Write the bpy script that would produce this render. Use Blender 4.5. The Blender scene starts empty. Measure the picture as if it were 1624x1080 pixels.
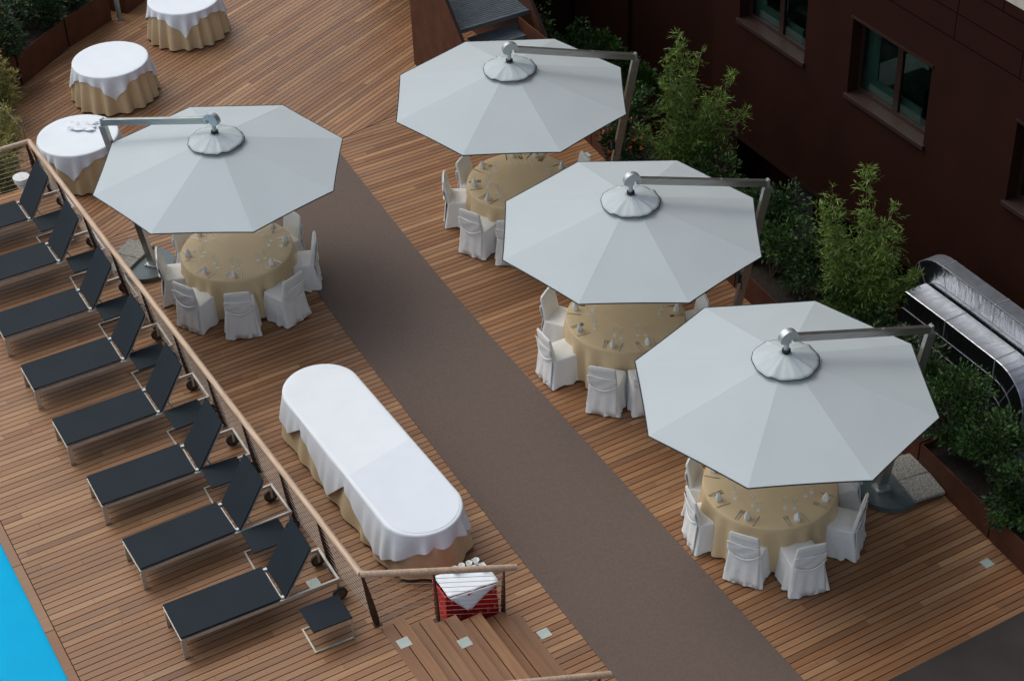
import bpy, math, random
from math import sin, cos, pi, radians as R, hypot, atan2, sqrt
from mathutils import Vector, Matrix
random.seed(7)
S = bpy.context.scene
COL = S.collection
# ------------------------------------------------------------------ camera
EYE = Vector((0.0, 0.0, 16.7))
def cam_setup():
    p, r, yaw = R(37.514), R(-2.437), R(-28.0)
    F = Vector((0, cos(p), -sin(p))); X = Vector((1, 0, 0)); U = X.cross(F)
    rx = X*cos(r)+U*sin(r); uy = -X*sin(r)+U*cos(r)
    m = Matrix((rx, uy, -F)).transposed()
    m = Matrix.Rotation(yaw, 3, 'Z') @ m
    cd = bpy.data.cameras.new('camera'); co = bpy.data.objects.new('camera', cd); COL.objects.link(co)
    co.matrix_world = Matrix.Translation(EYE) @ m.to_4x4()
    cd.sensor_fit = 'HORIZONTAL'; cd.sensor_width = 36.0; cd.lens = 36.0*2878.33/1624.0
    cd.clip_start = 0.5; cd.clip_end = 600
    S.camera = co
cam_setup()
# ------------------------------------------------------------------ sky and sun
W = bpy.data.worlds.new("World"); S.world = W; W.use_nodes = True
SUN_EL, SUN_AZ = R(57), R(-30)      # azimuth from +Y towards +X
nt = W.node_tree; nt.nodes.clear()
sky = nt.nodes.new('ShaderNodeTexSky'); sky.sky_type = 'NISHITA'; sky.sun_disc = False
sky.sun_elevation = SUN_EL; sky.sun_rotation = SUN_AZ; sky.air_density = 1.0; sky.dust_density = 4.0; sky.ozone_density = 1.0
hs = nt.nodes.new('ShaderNodeHueSaturation'); hs.inputs['Saturation'].default_value = 0.62
bg = nt.nodes.new('ShaderNodeBackground'); bg.inputs[1].default_value = 0.15
wo = nt.nodes.new('ShaderNodeOutputWorld')
tn = nt.nodes.new('ShaderNodeMix'); tn.data_type = 'RGBA'; tn.blend_type = 'MULTIPLY'; tn.inputs['Factor'].default_value = 1; tn.inputs['B'].default_value = (0.96, 1.0, 0.965, 1)
nt.links.new(sky.outputs[0], hs.inputs['Color']); nt.links.new(hs.outputs[0], tn.inputs['A']); nt.links.new(tn.outputs['Result'], bg.inputs[0]); nt.links.new(bg.outputs[0], wo.inputs[0])
sd = bpy.data.lights.new('sun', 'SUN'); sd.energy = 0.36; sd.angle = R(50); sd.color = (1.0, 0.97, 0.93)
so = bpy.data.objects.new('sun', sd); COL.objects.link(so)
dvec = Vector((sin(SUN_AZ)*cos(SUN_EL), cos(SUN_AZ)*cos(SUN_EL), sin(SUN_EL)))
so.rotation_euler = dvec.to_track_quat('Z', 'Y').to_euler(); so.location = (0, 20, 30)
S.view_settings.view_transform = 'Standard'; S.view_settings.look = 'None'
S.view_settings.exposure = 0.30; S.view_settings.gamma = 1.0; S.view_settings.use_curve_mapping = False
# ------------------------------------------------------------------ helpers
def tag(o, label=None, cat=None, group=None, kind=None):
    if label: o['label'] = label
    if cat: o['category'] = cat
    if group: o['group'] = group
    if kind: o['kind'] = kind
    return o
def empty(name, loc=(0,0,0), rz=0.0):
    o = bpy.data.objects.new(name, None); COL.objects.link(o)
    o.location = loc; o.rotation_euler = (0, 0, rz); o.empty_display_size = 0.2
    return o
class MB:
    def __init__(s): s.v = []; s.f = []; s.m = []; s.t = []; s.sm = []
    def add(s, vs, fs, mi=0, tone=0.0, smooth=False):
        b = len(s.v); s.v += [tuple(v) for v in vs]
        for f in fs: s.f.append([b+i for i in f]); s.m.append(mi); s.t.append(tone); s.sm.append(smooth)
        return s
    def box(s, x0, x1, y0, y1, z0, z1, mi=0, tone=0.0, M=None):
        vs = [Vector(c) for c in ((x0,y0,z0),(x1,y0,z0),(x1,y1,z0),(x0,y1,z0),(x0,y0,z1),(x1,y0,z1),(x1,y1,z1),(x0,y1,z1))]
        if M is not None: vs = [M @ v for v in vs]
        return s.add(vs, [(0,3,2,1),(4,5,6,7),(0,1,5,4),(1,2,6,5),(2,3,7,6),(3,0,4,7)], mi, tone)
    def bar(s, a, b, w, h, up=(0,0,1), mi=0, w2=None, h2=None):
        a, b = Vector(a), Vector(b); d = (b-a).normalized(); up = Vector(up)
        x = d.cross(up)
        if x.length < 1e-4: x = d.cross(Vector((1,0,0)))
        x.normalize(); y = x.cross(d).normalized()
        w2 = w if w2 is None else w2; h2 = h if h2 is None else h2
        vs = []
        for p, ww, hh in ((a,w,h),(b,w2,h2)):
            for sx, sy in ((-1,-1),(1,-1),(1,1),(-1,1)): vs.append(p+x*sx*ww/2+y*sy*hh/2)
        return s.add(vs, [(0,1,2,3),(7,6,5,4),(0,4,5,1),(1,5,6,2),(2,6,7,3),(3,7,4,0)], mi)
    def tube(s, pts, r, n=8, mi=0, cap=True, smooth=True):
        pts = [Vector(p) for p in pts]; rings = []
        rr = r if isinstance(r, (list, tuple)) else [r]*len(pts)
        ref = Vector((0.13, 0.21, 0.97)).normalized()
        for i, p in enumerate(pts):
            d = (pts[min(i+1,len(pts)-1)]-pts[max(i-1,0)]).normalized()
            q = ref if abs(d.dot(ref)) < 0.95 else Vector((1,0,0))
            x = d.cross(q).normalized(); y = x.cross(d)
            rings.append([p+x*rr[i]*cos(2*pi*k/n)+y*rr[i]*sin(2*pi*k/n) for k in range(n)])
        return s.loft(rings, mi, cap, smooth)
    def loft(s, rings, mi=0, cap=True, smooth=True, closed=True):
        n = len(rings[0]); vs = [p for r_ in rings for p in r_]; fs = []
        for i in range(len(rings)-1):
            for k in range(n if closed else n-1):
                k2 = (k+1) % n; fs.append((i*n+k, i*n+k2, (i+1)*n+k2, (i+1)*n+k))
        s.add(vs, fs, mi, 0, smooth)
        if cap:
            s.add(rings[0], [tuple(range(n))[::-1]], mi, 0, False); s.add(rings[-1], [tuple(range(n))], mi, 0, False)
        return s
    def disc(s, c, r, h, n=32, mi=0, r2=None):
        r2 = r if r2 is None else r2
        a = [Vector((c[0]+r*cos(2*pi*k/n), c[1]+r*sin(2*pi*k/n), c[2])) for k in range(n)]
        b = [Vector((c[0]+r2*cos(2*pi*k/n), c[1]+r2*sin(2*pi*k/n), c[2]+h)) for k in range(n)]
        return s.loft([a, b], mi, True, False)
    def prism(s, poly, z0, z1, mi=0, tone=0.0):
        n = len(poly); vs = [(x,y,z0) for x,y in poly]+[(x,y,z1) for x,y in poly]
        fs = [tuple(range(n))[::-1], tuple(range(n,2*n))]+[(i,(i+1)%n,n+(i+1)%n,n+i) for i in range(n)]
        return s.add(vs, fs, mi, tone)
    def build(s, name, mats, parent=None, tones=False, merge=False, solid=0, bevel=0):
        me = bpy.data.meshes.new(name); me.from_pydata(s.v, [], s.f)
        mats = mats if isinstance(mats, (list, tuple)) else [mats]
        for m in mats: me.materials.append(m)
        me.polygons.foreach_set('material_index', s.m); me.polygons.foreach_set('use_smooth', s.sm)
        if tones:
            at = me.attributes.new('tone', 'FLOAT', 'FACE'); at.data.foreach_set('value', s.t)
        me.update()
        if merge:
            import bmesh
            bm = bmesh.new(); bm.from_mesh(me); bmesh.ops.remove_doubles(bm, verts=bm.verts, dist=1e-5)
            bmesh.ops.recalc_face_normals(bm, faces=bm.faces); bm.to_mesh(me); bm.free()
        o = bpy.data.objects.new(name, me); COL.objects.link(o)
        if parent is not None: o.parent = parent
        if solid:
            md = o.modifiers.new('solid', 'SOLIDIFY'); md.thickness = solid; md.offset = -1
        if bevel:
            md = o.modifiers.new('bevel', 'BEVEL'); md.width = bevel; md.segments = 2; md.limit_method = 'ANGLE'
        return o
def copy_tree(o, parent=None):
    c = o.copy(); COL.objects.link(c); c.parent = parent
    for ch in list(o.children): copy_tree(ch, c)
    return c
# ------------------------------------------------------------------ materials
def mat(name, col, rough=0.6, metal=0.0, var=0.12, scale=6.0, bump=0.0, bscale=40.0, spec=0.5, sheen=0.0, stretch=None, col2=None, coords='Object', detail=4.0, trans=0.0):
    m = bpy.data.materials.new(name); m.use_nodes = True; t = m.node_tree; b = t.nodes['Principled BSDF']
    b.inputs['Roughness'].default_value = rough; b.inputs['Metallic'].default_value = metal
    b.inputs['Specular IOR Level'].default_value = spec
    if sheen: b.inputs['Sheen Weight'].default_value = sheen
    if trans: b.inputs['Transmission Weight'].default_value = trans
    tc = t.nodes.new('ShaderNodeTexCoord'); mp = t.nodes.new('ShaderNodeMapping'); t.links.new(tc.outputs[coords], mp.inputs[0])
    if stretch: mp.inputs['Scale'].default_value = stretch
    n = t.nodes.new('ShaderNodeTexNoise'); n.inputs['Scale'].default_value = scale; n.inputs['Detail'].default_value = detail
    t.links.new(mp.outputs[0], n.inputs['Vector'])
    rp = t.nodes.new('ShaderNodeValToRGB'); t.links.new(n.outputs['Fac'], rp.inputs[0])
    rp.color_ramp.elements[0].position = 0.3; rp.color_ramp.elements[1].position = 0.7
    c2 = col2 if col2 else tuple(min(1, c*(1+var)) for c in col)
    c1 = col if col2 else tuple(c*(1-var) for c in col)
    rp.color_ramp.elements[0].color = (*c1, 1); rp.color_ramp.elements[1].color = (*c2, 1)
    t.links.new(rp.outputs[0], b.inputs['Base Color'])
    if bump:
        n2 = t.nodes.new('ShaderNodeTexNoise'); n2.inputs['Scale'].default_value = bscale; n2.inputs['Detail'].default_value = 3
        t.links.new(mp.outputs[0], n2.inputs['Vector'])
        bp = t.nodes.new('ShaderNodeBump'); bp.inputs['Strength'].default_value = bump; bp.inputs['Distance'].default_value = 0.02
        t.links.new(n2.outputs['Fac'], bp.inputs['Height']); t.links.new(bp.outputs[0], b.inputs['Normal'])
    return m
def wood_deck(name, ang, dark=(0.115,0.044,0.018), mid=(0.252,0.111,0.046), light=(0.44,0.252,0.124)):
    m = bpy.data.materials.new(name); m.use_nodes = True; t = m.node_tree; b = t.nodes['Principled BSDF']; L = t.links.new
    at = t.nodes.new('ShaderNodeAttribute'); at.attribute_name = 'tone'
    tc = t.nodes.new('ShaderNodeTexCoord'); mp = t.nodes.new('ShaderNodeMapping'); mp.vector_type = 'TEXTURE'
    mp.inputs['Rotation'].default_value = (0, 0, ang); L(tc.outputs['Object'], mp.inputs[0])
    sc = t.nodes.new('ShaderNodeVectorMath'); sc.operation = 'MULTIPLY'; sc.inputs[1].default_value = (1.6, 38, 10); L(mp.outputs[0], sc.inputs[0])
    off = t.nodes.new('ShaderNodeCombineXYZ'); mu = t.nodes.new('ShaderNodeMath'); mu.operation = 'MULTIPLY'; mu.inputs[1].default_value = 97.0
    L(at.outputs['Fac'], mu.inputs[0]); L(mu.outputs[0], off.inputs[2]); L(mu.outputs[0], off.inputs[0])
    ad = t.nodes.new('ShaderNodeVectorMath'); L(sc.outputs[0], ad.inputs[0]); L(off.outputs[0], ad.inputs[1])
    gr = t.nodes.new('ShaderNodeTexNoise'); gr.inputs['Scale'].default_value = 1.0; gr.inputs['Detail'].default_value = 6; L(ad.outputs[0], gr.inputs['Vector'])
    # wide patches of weathering
    wn = t.nodes.new('ShaderNodeTexNoise'); wn.inputs['Scale'].default_value = 0.55; wn.inputs['Detail'].default_value = 5; L(mp.outputs[0], wn.inputs['Vector'])
    a1 = t.nodes.new('ShaderNodeMath'); a1.operation = 'MULTIPLY_ADD'; a1.inputs[1].default_value = 0.58; L(at.outputs['Fac'], a1.inputs[0])
    g2 = t.nodes.new('ShaderNodeMath'); g2.operation = 'MULTIPLY_ADD'; g2.inputs[1].default_value = 0.55; g2.inputs[2].default_value = -0.06; L(gr.outputs['Fac'], g2.inputs[0])
    L(g2.outputs[0], a1.inputs[2])
    rp = t.nodes.new('ShaderNodeValToRGB'); e = rp.color_ramp.elements
    e[0].position = 0.08; e[0].color = (*dark, 1); e[1].position = 0.95; e[1].color = (*light, 1)
    x = e.new(0.5); x.color = (*mid, 1)
    L(a1.outputs[0], rp.inputs[0])
    # a second, greyer or redder cast per board
    hv = t.nodes.new('ShaderNodeTexWhiteNoise'); hv.noise_dimensions = '1D'; L(mu.outputs[0], hv.inputs['W'])
    mx = t.nodes.new('ShaderNodeMix'); mx.data_type = 'RGBA'; mx.blend_type = 'MIX'
    h2 = t.nodes.new('ShaderNodeMath'); h2.operation = 'MULTIPLY'; h2.inputs[1].default_value = 0.42; L(hv.outputs['Value'], h2.inputs[0])
    L(h2.outputs[0], mx.inputs['Factor']); L(rp.outputs[0], mx.inputs['A']); mx.inputs['B'].default_value = (0.25, 0.145, 0.082, 1)
    wr = t.nodes.new('ShaderNodeMapRange'); wr.inputs['From Min'].default_value = 0.3; wr.inputs['From Max'].default_value = 0.7
    wr.inputs['To Min'].default_value = 0.86; wr.inputs['To Max'].default_value = 1.12; L(wn.outputs['Fac'], wr.inputs['Value'])
    m2 = t.nodes.new('ShaderNodeMix'); m2.data_type = 'RGBA'; m2.blend_type = 'MULTIPLY'; m2.inputs['Factor'].default_value = 1
    L(mx.outputs['Result'], m2.inputs['A']); L(wr.outputs[0], m2.inputs['B']); L(m2.outputs['Result'], b.inputs['Base Color'])
    rr = t.nodes.new('ShaderNodeMapRange'); rr.inputs['To Min'].default_value = 0.40; rr.inputs['To Max'].default_value = 0.60; L(gr.outputs['Fac'], rr.inputs['Value']); L(rr.outputs[0], b.inputs['Roughness'])
    bp = t.nodes.new('ShaderNodeBump'); bp.inputs['Strength'].default_value = 0.25; bp.inputs['Distance'].default_value = 0.003; L(gr.outputs['Fac'], bp.inputs['Height']); L(bp.outputs[0], b.inputs['Normal'])
    b.inputs['Specular IOR Level'].default_value = 0.5
    return m
M = {}
M['deck'] = wood_deck('deck wood', 0.0)
M['deck_turned'] = wood_deck('deck wood turned', R(26.4))
M['deck_across'] = wood_deck('deck wood across', R(90))
M['dark_gap'] = mat('under deck', (0.012,0.008,0.006), 0.9)
M['joint'] = mat('shadow joint', (0.004,0.002,0.0015), 0.9, spec=0.05)
M['carpet'] = mat('brown carpet', (0.128,0.092,0.078), 0.95, var=0.09, scale=26, bump=0.35, bscale=220, spec=0.1, sheen=0.15, detail=8)
M['mat_dark'] = mat('dark carpet', (0.052,0.045,0.043), 0.95, var=0.12, scale=2, bump=0.35, bscale=220, spec=0.1)
M['canopy'] = mat('canopy cloth', (0.585,0.655,0.70), 0.85, var=0.03, scale=1.2, bump=0.04, bscale=9, spec=0.25)
def translucent(m, fac, col):
    t = m.node_tree; b = t.nodes['Principled BSDF']; tr = t.nodes.new('ShaderNodeBsdfTranslucent'); tr.inputs['Color'].default_value = (*col, 1)
    mx = t.nodes.new('ShaderNodeMixShader'); mx.inputs[0].default_value = fac
    t.links.new(b.outputs[0], mx.inputs[1]); t.links.new(tr.outputs[0], mx.inputs[2]); t.links.new(mx.outputs[0], t.nodes['Material Output'].inputs[0])
M['vent'] = mat('vent cloth', (0.47,0.52,0.545), 0.65, var=0.05, scale=7, bump=0.3, bscale=9, spec=0.3)
M['black'] = mat('black piping', (0.010,0.012,0.016), 0.6)
M['alu'] = mat('aluminium', (0.46,0.45,0.42), 0.33, 0.9, var=0.12, scale=3, stretch=(1,1,8), bump=0.02)
M['cast'] = mat('cast aluminium', (0.50,0.53,0.54), 0.42, 0.75, var=0.1, scale=12)
M['steel'] = mat('brushed steel frame', (0.56,0.53,0.48), 0.42, 0.7, var=0.12, scale=8)
M['plate'] = mat('painted base plate', (0.10,0.125,0.135), 0.35, 0.2, var=0.15, scale=6)
translucent(M['canopy'], 0.26, (0.82,0.79,0.72))
M['granite'] = mat('exposed aggregate', (0.09,0.085,0.075), 0.8, col2=(0.46,0.44,0.40), scale=55, bump=0.6, bscale=60, detail=2)
M['sling'] = mat('navy sling fabric', (0.0085,0.0148,0.0215), 0.7, var=0.10, scale=2.5, bump=0.12, bscale=320, spec=0.22)
M['rubber'] = mat('rubber', (0.02,0.017,0.015), 0.7)
M['wheel'] = mat('wheel centre', (0.09,0.065,0.045), 0.5)
M['white_cloth'] = mat('white table linen', (0.78,0.81,0.865), 0.8, var=0.02, scale=3, bump=0.10, bscale=8, spec=0.2, sheen=0.1)
M['white_shaded'] = mat('shaded second linen', (0.72,0.76,0.83), 0.8, var=0.02, scale=3, bump=0.10, bscale=8, spec=0.2)  # darker copy of the linen; the second cloth's faint shading is in the colour
M['chair_cloth'] = mat('white chair cover', (0.77,0.765,0.75), 0.85, var=0.04, scale=5, bump=0.30, bscale=14, spec=0.2, sheen=0.1)
M['napkin'] = mat('white napkin', (0.78,0.77,0.76), 0.85, var=0.05, scale=20, bump=0.3, bscale=60)
M['beige'] = mat('beige satin cloth', (0.62,0.47,0.28), 0.6, var=0.06, scale=2.2, bump=0.10, bscale=9, spec=0.4, sheen=0.15)
M['rail'] = mat('weathered wood handrail', (0.52,0.36,0.255), 0.6, var=0.22, scale=3, stretch=(14,1,14))
M['corten'] = mat('rusty steel', (0.062,0.019,0.009), 0.65, col2=(0.100,0.033,0.016), scale=3.5, bump=0.05, detail=9, spec=0.3)
M['post'] = mat('rusty post', (0.05,0.019,0.012), 0.5, var=0.3, scale=12)
M['cable'] = mat('steel cable', (0.50,0.42,0.37), 0.45, 0.3, var=0.1)
M['facade'] = mat('dark brown cladding', (0.0205,0.0054,0.0030), 0.8, col2=(0.0280,0.0078,0.0045), scale=1.1, bump=0.08, detail=8, spec=0.12)
M['facade_trim'] = mat('brown window trim', (0.030,0.014,0.0115), 0.5, var=0.15, scale=8, stretch=(1,6,1))
M['frame'] = mat('window frame brown', (0.026,0.011,0.008), 0.4)
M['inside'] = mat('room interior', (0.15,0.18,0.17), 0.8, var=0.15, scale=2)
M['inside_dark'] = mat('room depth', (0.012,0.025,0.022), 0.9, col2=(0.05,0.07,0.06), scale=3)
M['duct'] = mat('foil duct', (0.34,0.35,0.38), 0.30, 1.0, var=0.10, scale=5, bump=0.55, bscale=5, stretch=(1,3.5,1))
M['duct_lit'] = mat('lit foil duct top', (0.62,0.64,0.70), 0.42, 0.9, var=0.12, scale=4, bump=0.35, bscale=5, stretch=(1,3.5,1))  # lighter copy of the foil; sky sheen on the top is put into the colour
M['duct_top'] = mat('dusty duct top', (0.16,0.17,0.195), 0.6, 0.4, var=0.18, scale=7, bump=0.1)
M['seam'] = mat('duct tape', (0.30,0.31,0.34), 0.5, 0.5)
M['soil'] = mat('soil', (0.022,0.015,0.010), 0.95, var=0.4, scale=14, bump=0.8)
M['concrete'] = mat('grey concrete', (0.022,0.023,0.023), 0.85, var=0.25, scale=1.5, bump=0.2)
M['grate'] = mat('grey metal slats', (0.16,0.20,0.235), 0.4, 0.5, var=0.15, scale=6)
M['bark'] = mat('stem bark', (0.075,0.055,0.035), 0.9, var=0.3, scale=20, bump=0.4)
M['cane'] = mat('bamboo cane', (0.19,0.17,0.07), 0.6, var=0.25, scale=20)
M['red'] = mat('red crate plastic', (0.60,0.010,0.013), 0.38, var=0.12, scale=4, spec=0.5)
M['slot_light'] = mat('pale crate marks', (0.75,0.6,0.58), 0.5)  # pale quads painted for light showing through the crate slots
M['white_glaze'] = mat('white glazed', (0.80,0.80,0.78), 0.25, var=0.02)
M['light_glass'] = mat('frosted light cover', (0.42,0.50,0.46), 0.35, var=0.06)
M['pole'] = mat('grey lamp pole', (0.22,0.24,0.24), 0.45, 0.4)
M['flower'] = mat('red orange petals', (0.60,0.06,0.03), 0.6, col2=(0.75,0.14,0.03), scale=3)
M['silver'] = mat('cutlery', (0.55,0.54,0.52), 0.22, 0.95)
M['pool_tile'] = mat('pool lining', (0.0,0.36,0.66), 0.5, var=0.06, scale=2)
M['yellow'] = mat('yellow edge', (0.65,0.33,0.06), 0.5)
M['pale'] = mat('pale stone coping', (0.5,0.45,0.38), 0.7)
def leaf_mat(name, a, b_, rough=0.45):
    m = bpy.data.materials.new(name); m.use_nodes = True; t = m.node_tree; b = t.nodes['Principled BSDF']; L = t.links.new
    at = t.nodes.new('ShaderNodeAttribute'); at.attribute_name = 'tone'
    rp = t.nodes.new('ShaderNodeValToRGB'); rp.color_ramp.elements[0].color = (*a, 1); rp.color_ramp.elements[1].color = (*b_, 1)
    L(at.outputs['Fac'], rp.inputs[0]); L(rp.outputs[0], b.inputs['Base Color']); b.inputs['Roughness'].default_value = rough
    tr = t.nodes.new('ShaderNodeBsdfTranslucent'); L(rp.outputs[0], tr.inputs['Color'])
    mx = t.nodes.new('ShaderNodeMixShader'); mx.inputs[0].default_value = 0.25
    L(b.outputs[0], mx.inputs[1]); L(tr.outputs[0], mx.inputs[2]); L(mx.outputs[0], t.nodes['Material Output'].inputs[0])
    return m
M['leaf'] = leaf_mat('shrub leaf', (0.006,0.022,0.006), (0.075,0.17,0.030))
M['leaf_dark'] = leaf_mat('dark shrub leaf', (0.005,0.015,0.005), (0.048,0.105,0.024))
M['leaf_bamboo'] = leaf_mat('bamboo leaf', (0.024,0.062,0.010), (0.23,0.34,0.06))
M['leaf_gold'] = leaf_mat('yellowing bamboo leaf', (0.12,0.13,0.03), (0.46,0.42,0.13))
def glass_mat(name, tint, fac):
    m = bpy.data.materials.new(name); m.use_nodes = True; t = m.node_tree; t.nodes.remove(t.nodes['Principled BSDF'])
    g = t.nodes.new('ShaderNodeBsdfGlossy'); g.inputs['Roughness'].default_value = 0.03; g.inputs['Color'].default_value = (0.8,0.85,0.85,1)
    tr = t.nodes.new('ShaderNodeBsdfTransparent'); tr.inputs['Color'].default_value = (*tint, 1)
    fr = t.nodes.new('ShaderNodeLayerWeight'); fr.inputs[0].default_value = 0.5
    pw = t.nodes.new('ShaderNodeMath'); pw.operation = 'POWER'; pw.inputs[1].default_value = 3.5; t.links.new(fr.outputs['Facing'], pw.inputs[0])
    ad = t.nodes.new('ShaderNodeMath'); ad.operation = 'MULTIPLY_ADD'; ad.inputs[1].default_value = 0.75; ad.inputs[2].default_value = fac; ad.use_clamp = True
    t.links.new(pw.outputs[0], ad.inputs[0])
    mx = t.nodes.new('ShaderNodeMixShader'); t.links.new(ad.outputs[0], mx.inputs[0]); t.links.new(tr.outputs[0], mx.inputs[1]); t.links.new(g.outputs[0], mx.inputs[2])
    t.links.new(mx.outputs[0], t.nodes['Material Output'].inputs[0]); return m
M['foot'] = mat('glass foot', (0.66,0.66,0.62), 0.12, var=0.05)
M['pane'] = glass_mat('window pane', (0.58,0.70,0.665), 0.05)
M['glass'] = glass_mat('wine glass', (0.98,0.985,0.985), 0.06)
def water_mat():
    m = bpy.data.materials.new('pool water'); m.use_nodes = True; t = m.node_tree; b = t.nodes['Principled BSDF']
    b.inputs['Base Color'].default_value = (0.0, 0.42, 0.80, 1); b.inputs['Roughness'].default_value = 0.12; b.inputs['IOR'].default_value = 1.33
    b.inputs['Specular IOR Level'].default_value = 0.12
    tc = t.nodes.new('ShaderNodeTexCoord'); n = t.nodes.new('ShaderNodeTexNoise'); n.inputs['Scale'].default_value = 2.2; n.inputs['Detail'].default_value = 3
    bp = t.nodes.new('ShaderNodeBump'); bp.inputs['Strength'].default_value = 0.12; bp.inputs['Distance'].default_value = 0.03
    t.links.new(tc.outputs['Object'], n.inputs['Vector']); t.links.new(n.outputs[0], bp.inputs['Height']); t.links.new(bp.outputs[0], b.inputs['Normal'])
    rp = t.nodes.new('ShaderNodeValToRGB'); rp.color_ramp.elements[0].color = (0.0,0.34,0.62,1); rp.color_ramp.elements[1].color = (0.0,0.40,0.70,1)
    t.links.new(n.outputs[0], rp.inputs[0]); t.links.new(rp.outputs[0], b.inputs['Base Color'])
    return m
M['water'] = water_mat()
# ------------------------------------------------------------------ ground and decks
def clip(poly, axis_pt, nrm):
    out = []
    for i in range(len(poly)):
        a, b = poly[i], poly[(i+1) % len(poly)]
        da = (a[0]-axis_pt[0])*nrm[0]+(a[1]-axis_pt[1])*nrm[1]; db = (b[0]-axis_pt[0])*nrm[0]+(b[1]-axis_pt[1])*nrm[1]
        if da >= 0: out.append(a)
        if (da >= 0) != (db >= 0):
            t = da/(da-db); out.append((a[0]+(b[0]-a[0])*t, a[1]+(b[1]-a[1])*t))
    return out
def area(p): return abs(sum(p[i][0]*p[(i+1)%len(p)][1]-p[(i+1)%len(p)][0]*p[i][1] for i in range(len(p))))/2
def boards(mb, poly, ang, z, pitch=0.104, gap=0.0125, thick=0.022, lmin=1.6, lmax=4.2, rnd=None, tlo=0.0, thi=1.0):
    """clip boards running at angle ang to the convex polygon poly (counter-clockwise)"""
    rnd = rnd or random
    c, s = cos(ang), sin(ang)
    loc = [(x*c+y*s, -x*s+y*c) for x, y in poly]
    u0, u1 = min(p[0] for p in loc), max(p[0] for p in loc); v0, v1 = min(p[1] for p in loc), max(p[1] for p in loc)
    k = math.floor(v0/pitch)
    while k*pitch < v1:
        va, vb = k*pitch+gap/2, (k+1)*pitch-gap/2
        u = u0-rnd.random()*lmax
        while u < u1:
            ln = rnd.uniform(lmin, lmax); a, b = u+0.0015, u+ln-0.0015; u += ln
            if b < u0: continue
            tone = min(1, max(0, rnd.gauss(0.5, 0.22)))
            tone = tlo+(thi-tlo)*tone
            q = [(x*c-y*s, x*s+y*c) for x, y in ((a,va),(b,va),(b,vb),(a,vb))]
            for i in range(len(poly)):
                p0, p1 = poly[i], poly[(i+1) % len(poly)]; n = (-(p1[1]-p0[1]), p1[0]-p0[0])
                q = clip(q, p0, n)
                if len(q) < 3: break
            if len(q) >= 3 and area(q) > 0.0008:
                mb.prism(q, z-thick, z+rnd.uniform(-0.0008, 0.0008), 0, tone)
        k += 1
UP = 0.75
def rail_x(y): return 5.62+(y-14.34)*(5.34-5.62)/(25.9-14.34)
# land under everything
g = MB(); g.prism([(-140,-60),(160,-60),(160,220),(-140,220)], -3.4, -3.0)
tag(g.build('ground', M['concrete']), 'grey paved ground below the raised decks', 'ground', kind='structure')
ZL = ((5.3, 25.02), (14.8, 26.68))      # line where the boards turn
# lower deck
d = MB(); boards(d, [(rail_x(9)-0.05,9.0),(13.40,9.0),(14.75,26.67),(5.30,25.02)], R(0.2), 0.0)
lower = d.build('lower_deck', [M['deck']], tones=True)
tag(lower, 'reddish brown wooden deck boards under the dining tables', 'deck', kind='structure')
d = MB(); d.prism([(rail_x(9)-0.05,9.0),(13.40,9.0),(14.75,26.67),(5.30,25.02)], -0.35, -0.030)
tag(d.build('lower_deck_base', M['dark_gap']), 'dark underside showing between the lower deck boards', 'deck base', kind='structure')
t2 = [(5.30,25.02),(14.75,26.67),(14.2,33.0),(13.0,37.5),(4.0,30.0),(4.0,24.79)]
d = MB(); boards(d, [(5.2,25.02-0.0),(14.75,26.69),(14.2,33.0),(12.0,37.4),(1.0,28.2),(1.0,24.9)][:], R(26.4), 0.0)
tag(d.build('turned_deck', [M['deck_turned']], tones=True), 'far deck area with boards laid at an angle by the white tables', 'deck', kind='structure')
d = MB(); d.prism([(5.2,25.03),(14.75,26.69),(14.2,33.0),(12.0,37.4),(1.0,28.2),(1.0,24.9)], -0.35, -0.030)
tag(d.build('turned_deck_base', M['dark_gap']), 'dark underside showing between the angled far deck boards', 'deck base', kind='structure')
# upper deck with pool
PX = 2.24
d = MB(); boards(d, [(PX,8.5),(rail_x(8.5),8.5),(rail_x(26.2),26.2),(PX,26.2)], R(0.4), UP, tlo=0.12, thi=1.0)
for k in range(14):
    y0 = 8.5+k*1.3; d.box(2.115, PX-0.012, y0, y0+1.29, UP-0.03, UP+0.002, 0, random.uniform(0.35,0.7))
tag(d.build('pool_deck', [M['deck']], tones=True), 'raised light brown wooden deck under the loungers beside the pool', 'deck', kind='structure')
d = MB(); d.prism([(2.12,8.5),(rail_x(8.5)-0.01,8.5),(rail_x(26.2)-0.01,26.2),(2.12,26.2)], -0.3, UP-0.03)
tag(d.build('pool_deck_base', M['corten']), 'rust brown side and base of the raised pool deck', 'deck base', kind='structure')
w = MB(); w.prism([(-8,6),(2.13,6),(2.13,30),(-8,30)], 0.45, 0.70)
tag(w.build('pool_water', M['water']), 'bright cyan swimming pool water at the lower left', 'water', kind='structure')
# ------------------------------------------------------------------ stairs
st = empty('wooden_stairs', (5.6, 13.2, 0)); tag(st, 'wide wooden steps leading down from the pool deck to the carpet', 'stairs')
SY0, SY1 = 12.25-13.2, 14.24-13.2
treads = [(5.62,5.95,0.75),(5.95,6.29,0.60),(6.29,6.63,0.45),(6.63,6.97,0.30),(6.97,7.31,0.15),(7.31,7.50,0.012)]
for i, (a, b, z) in enumerate(treads):
    t = MB(); n = 2 if b-a > 0.25 else 1; wd = (b-a)/n
    for k in range(n):
        t.box(a-5.6+wd*k+0.008, a-5.6+wd*(k+1)-0.006, SY0, SY1, z-0.03, z+0.0035, 0, random.uniform(0.10,0.55))
    tr = t.build('tread', [M['deck_across']], st, tones=True)
t = MB()
for a, b, z in treads[:-1]: t.box(a-5.6+0.004, b-5.6-0.002, SY0+0.01, SY1-0.004, 0.004, z-0.032)
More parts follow.
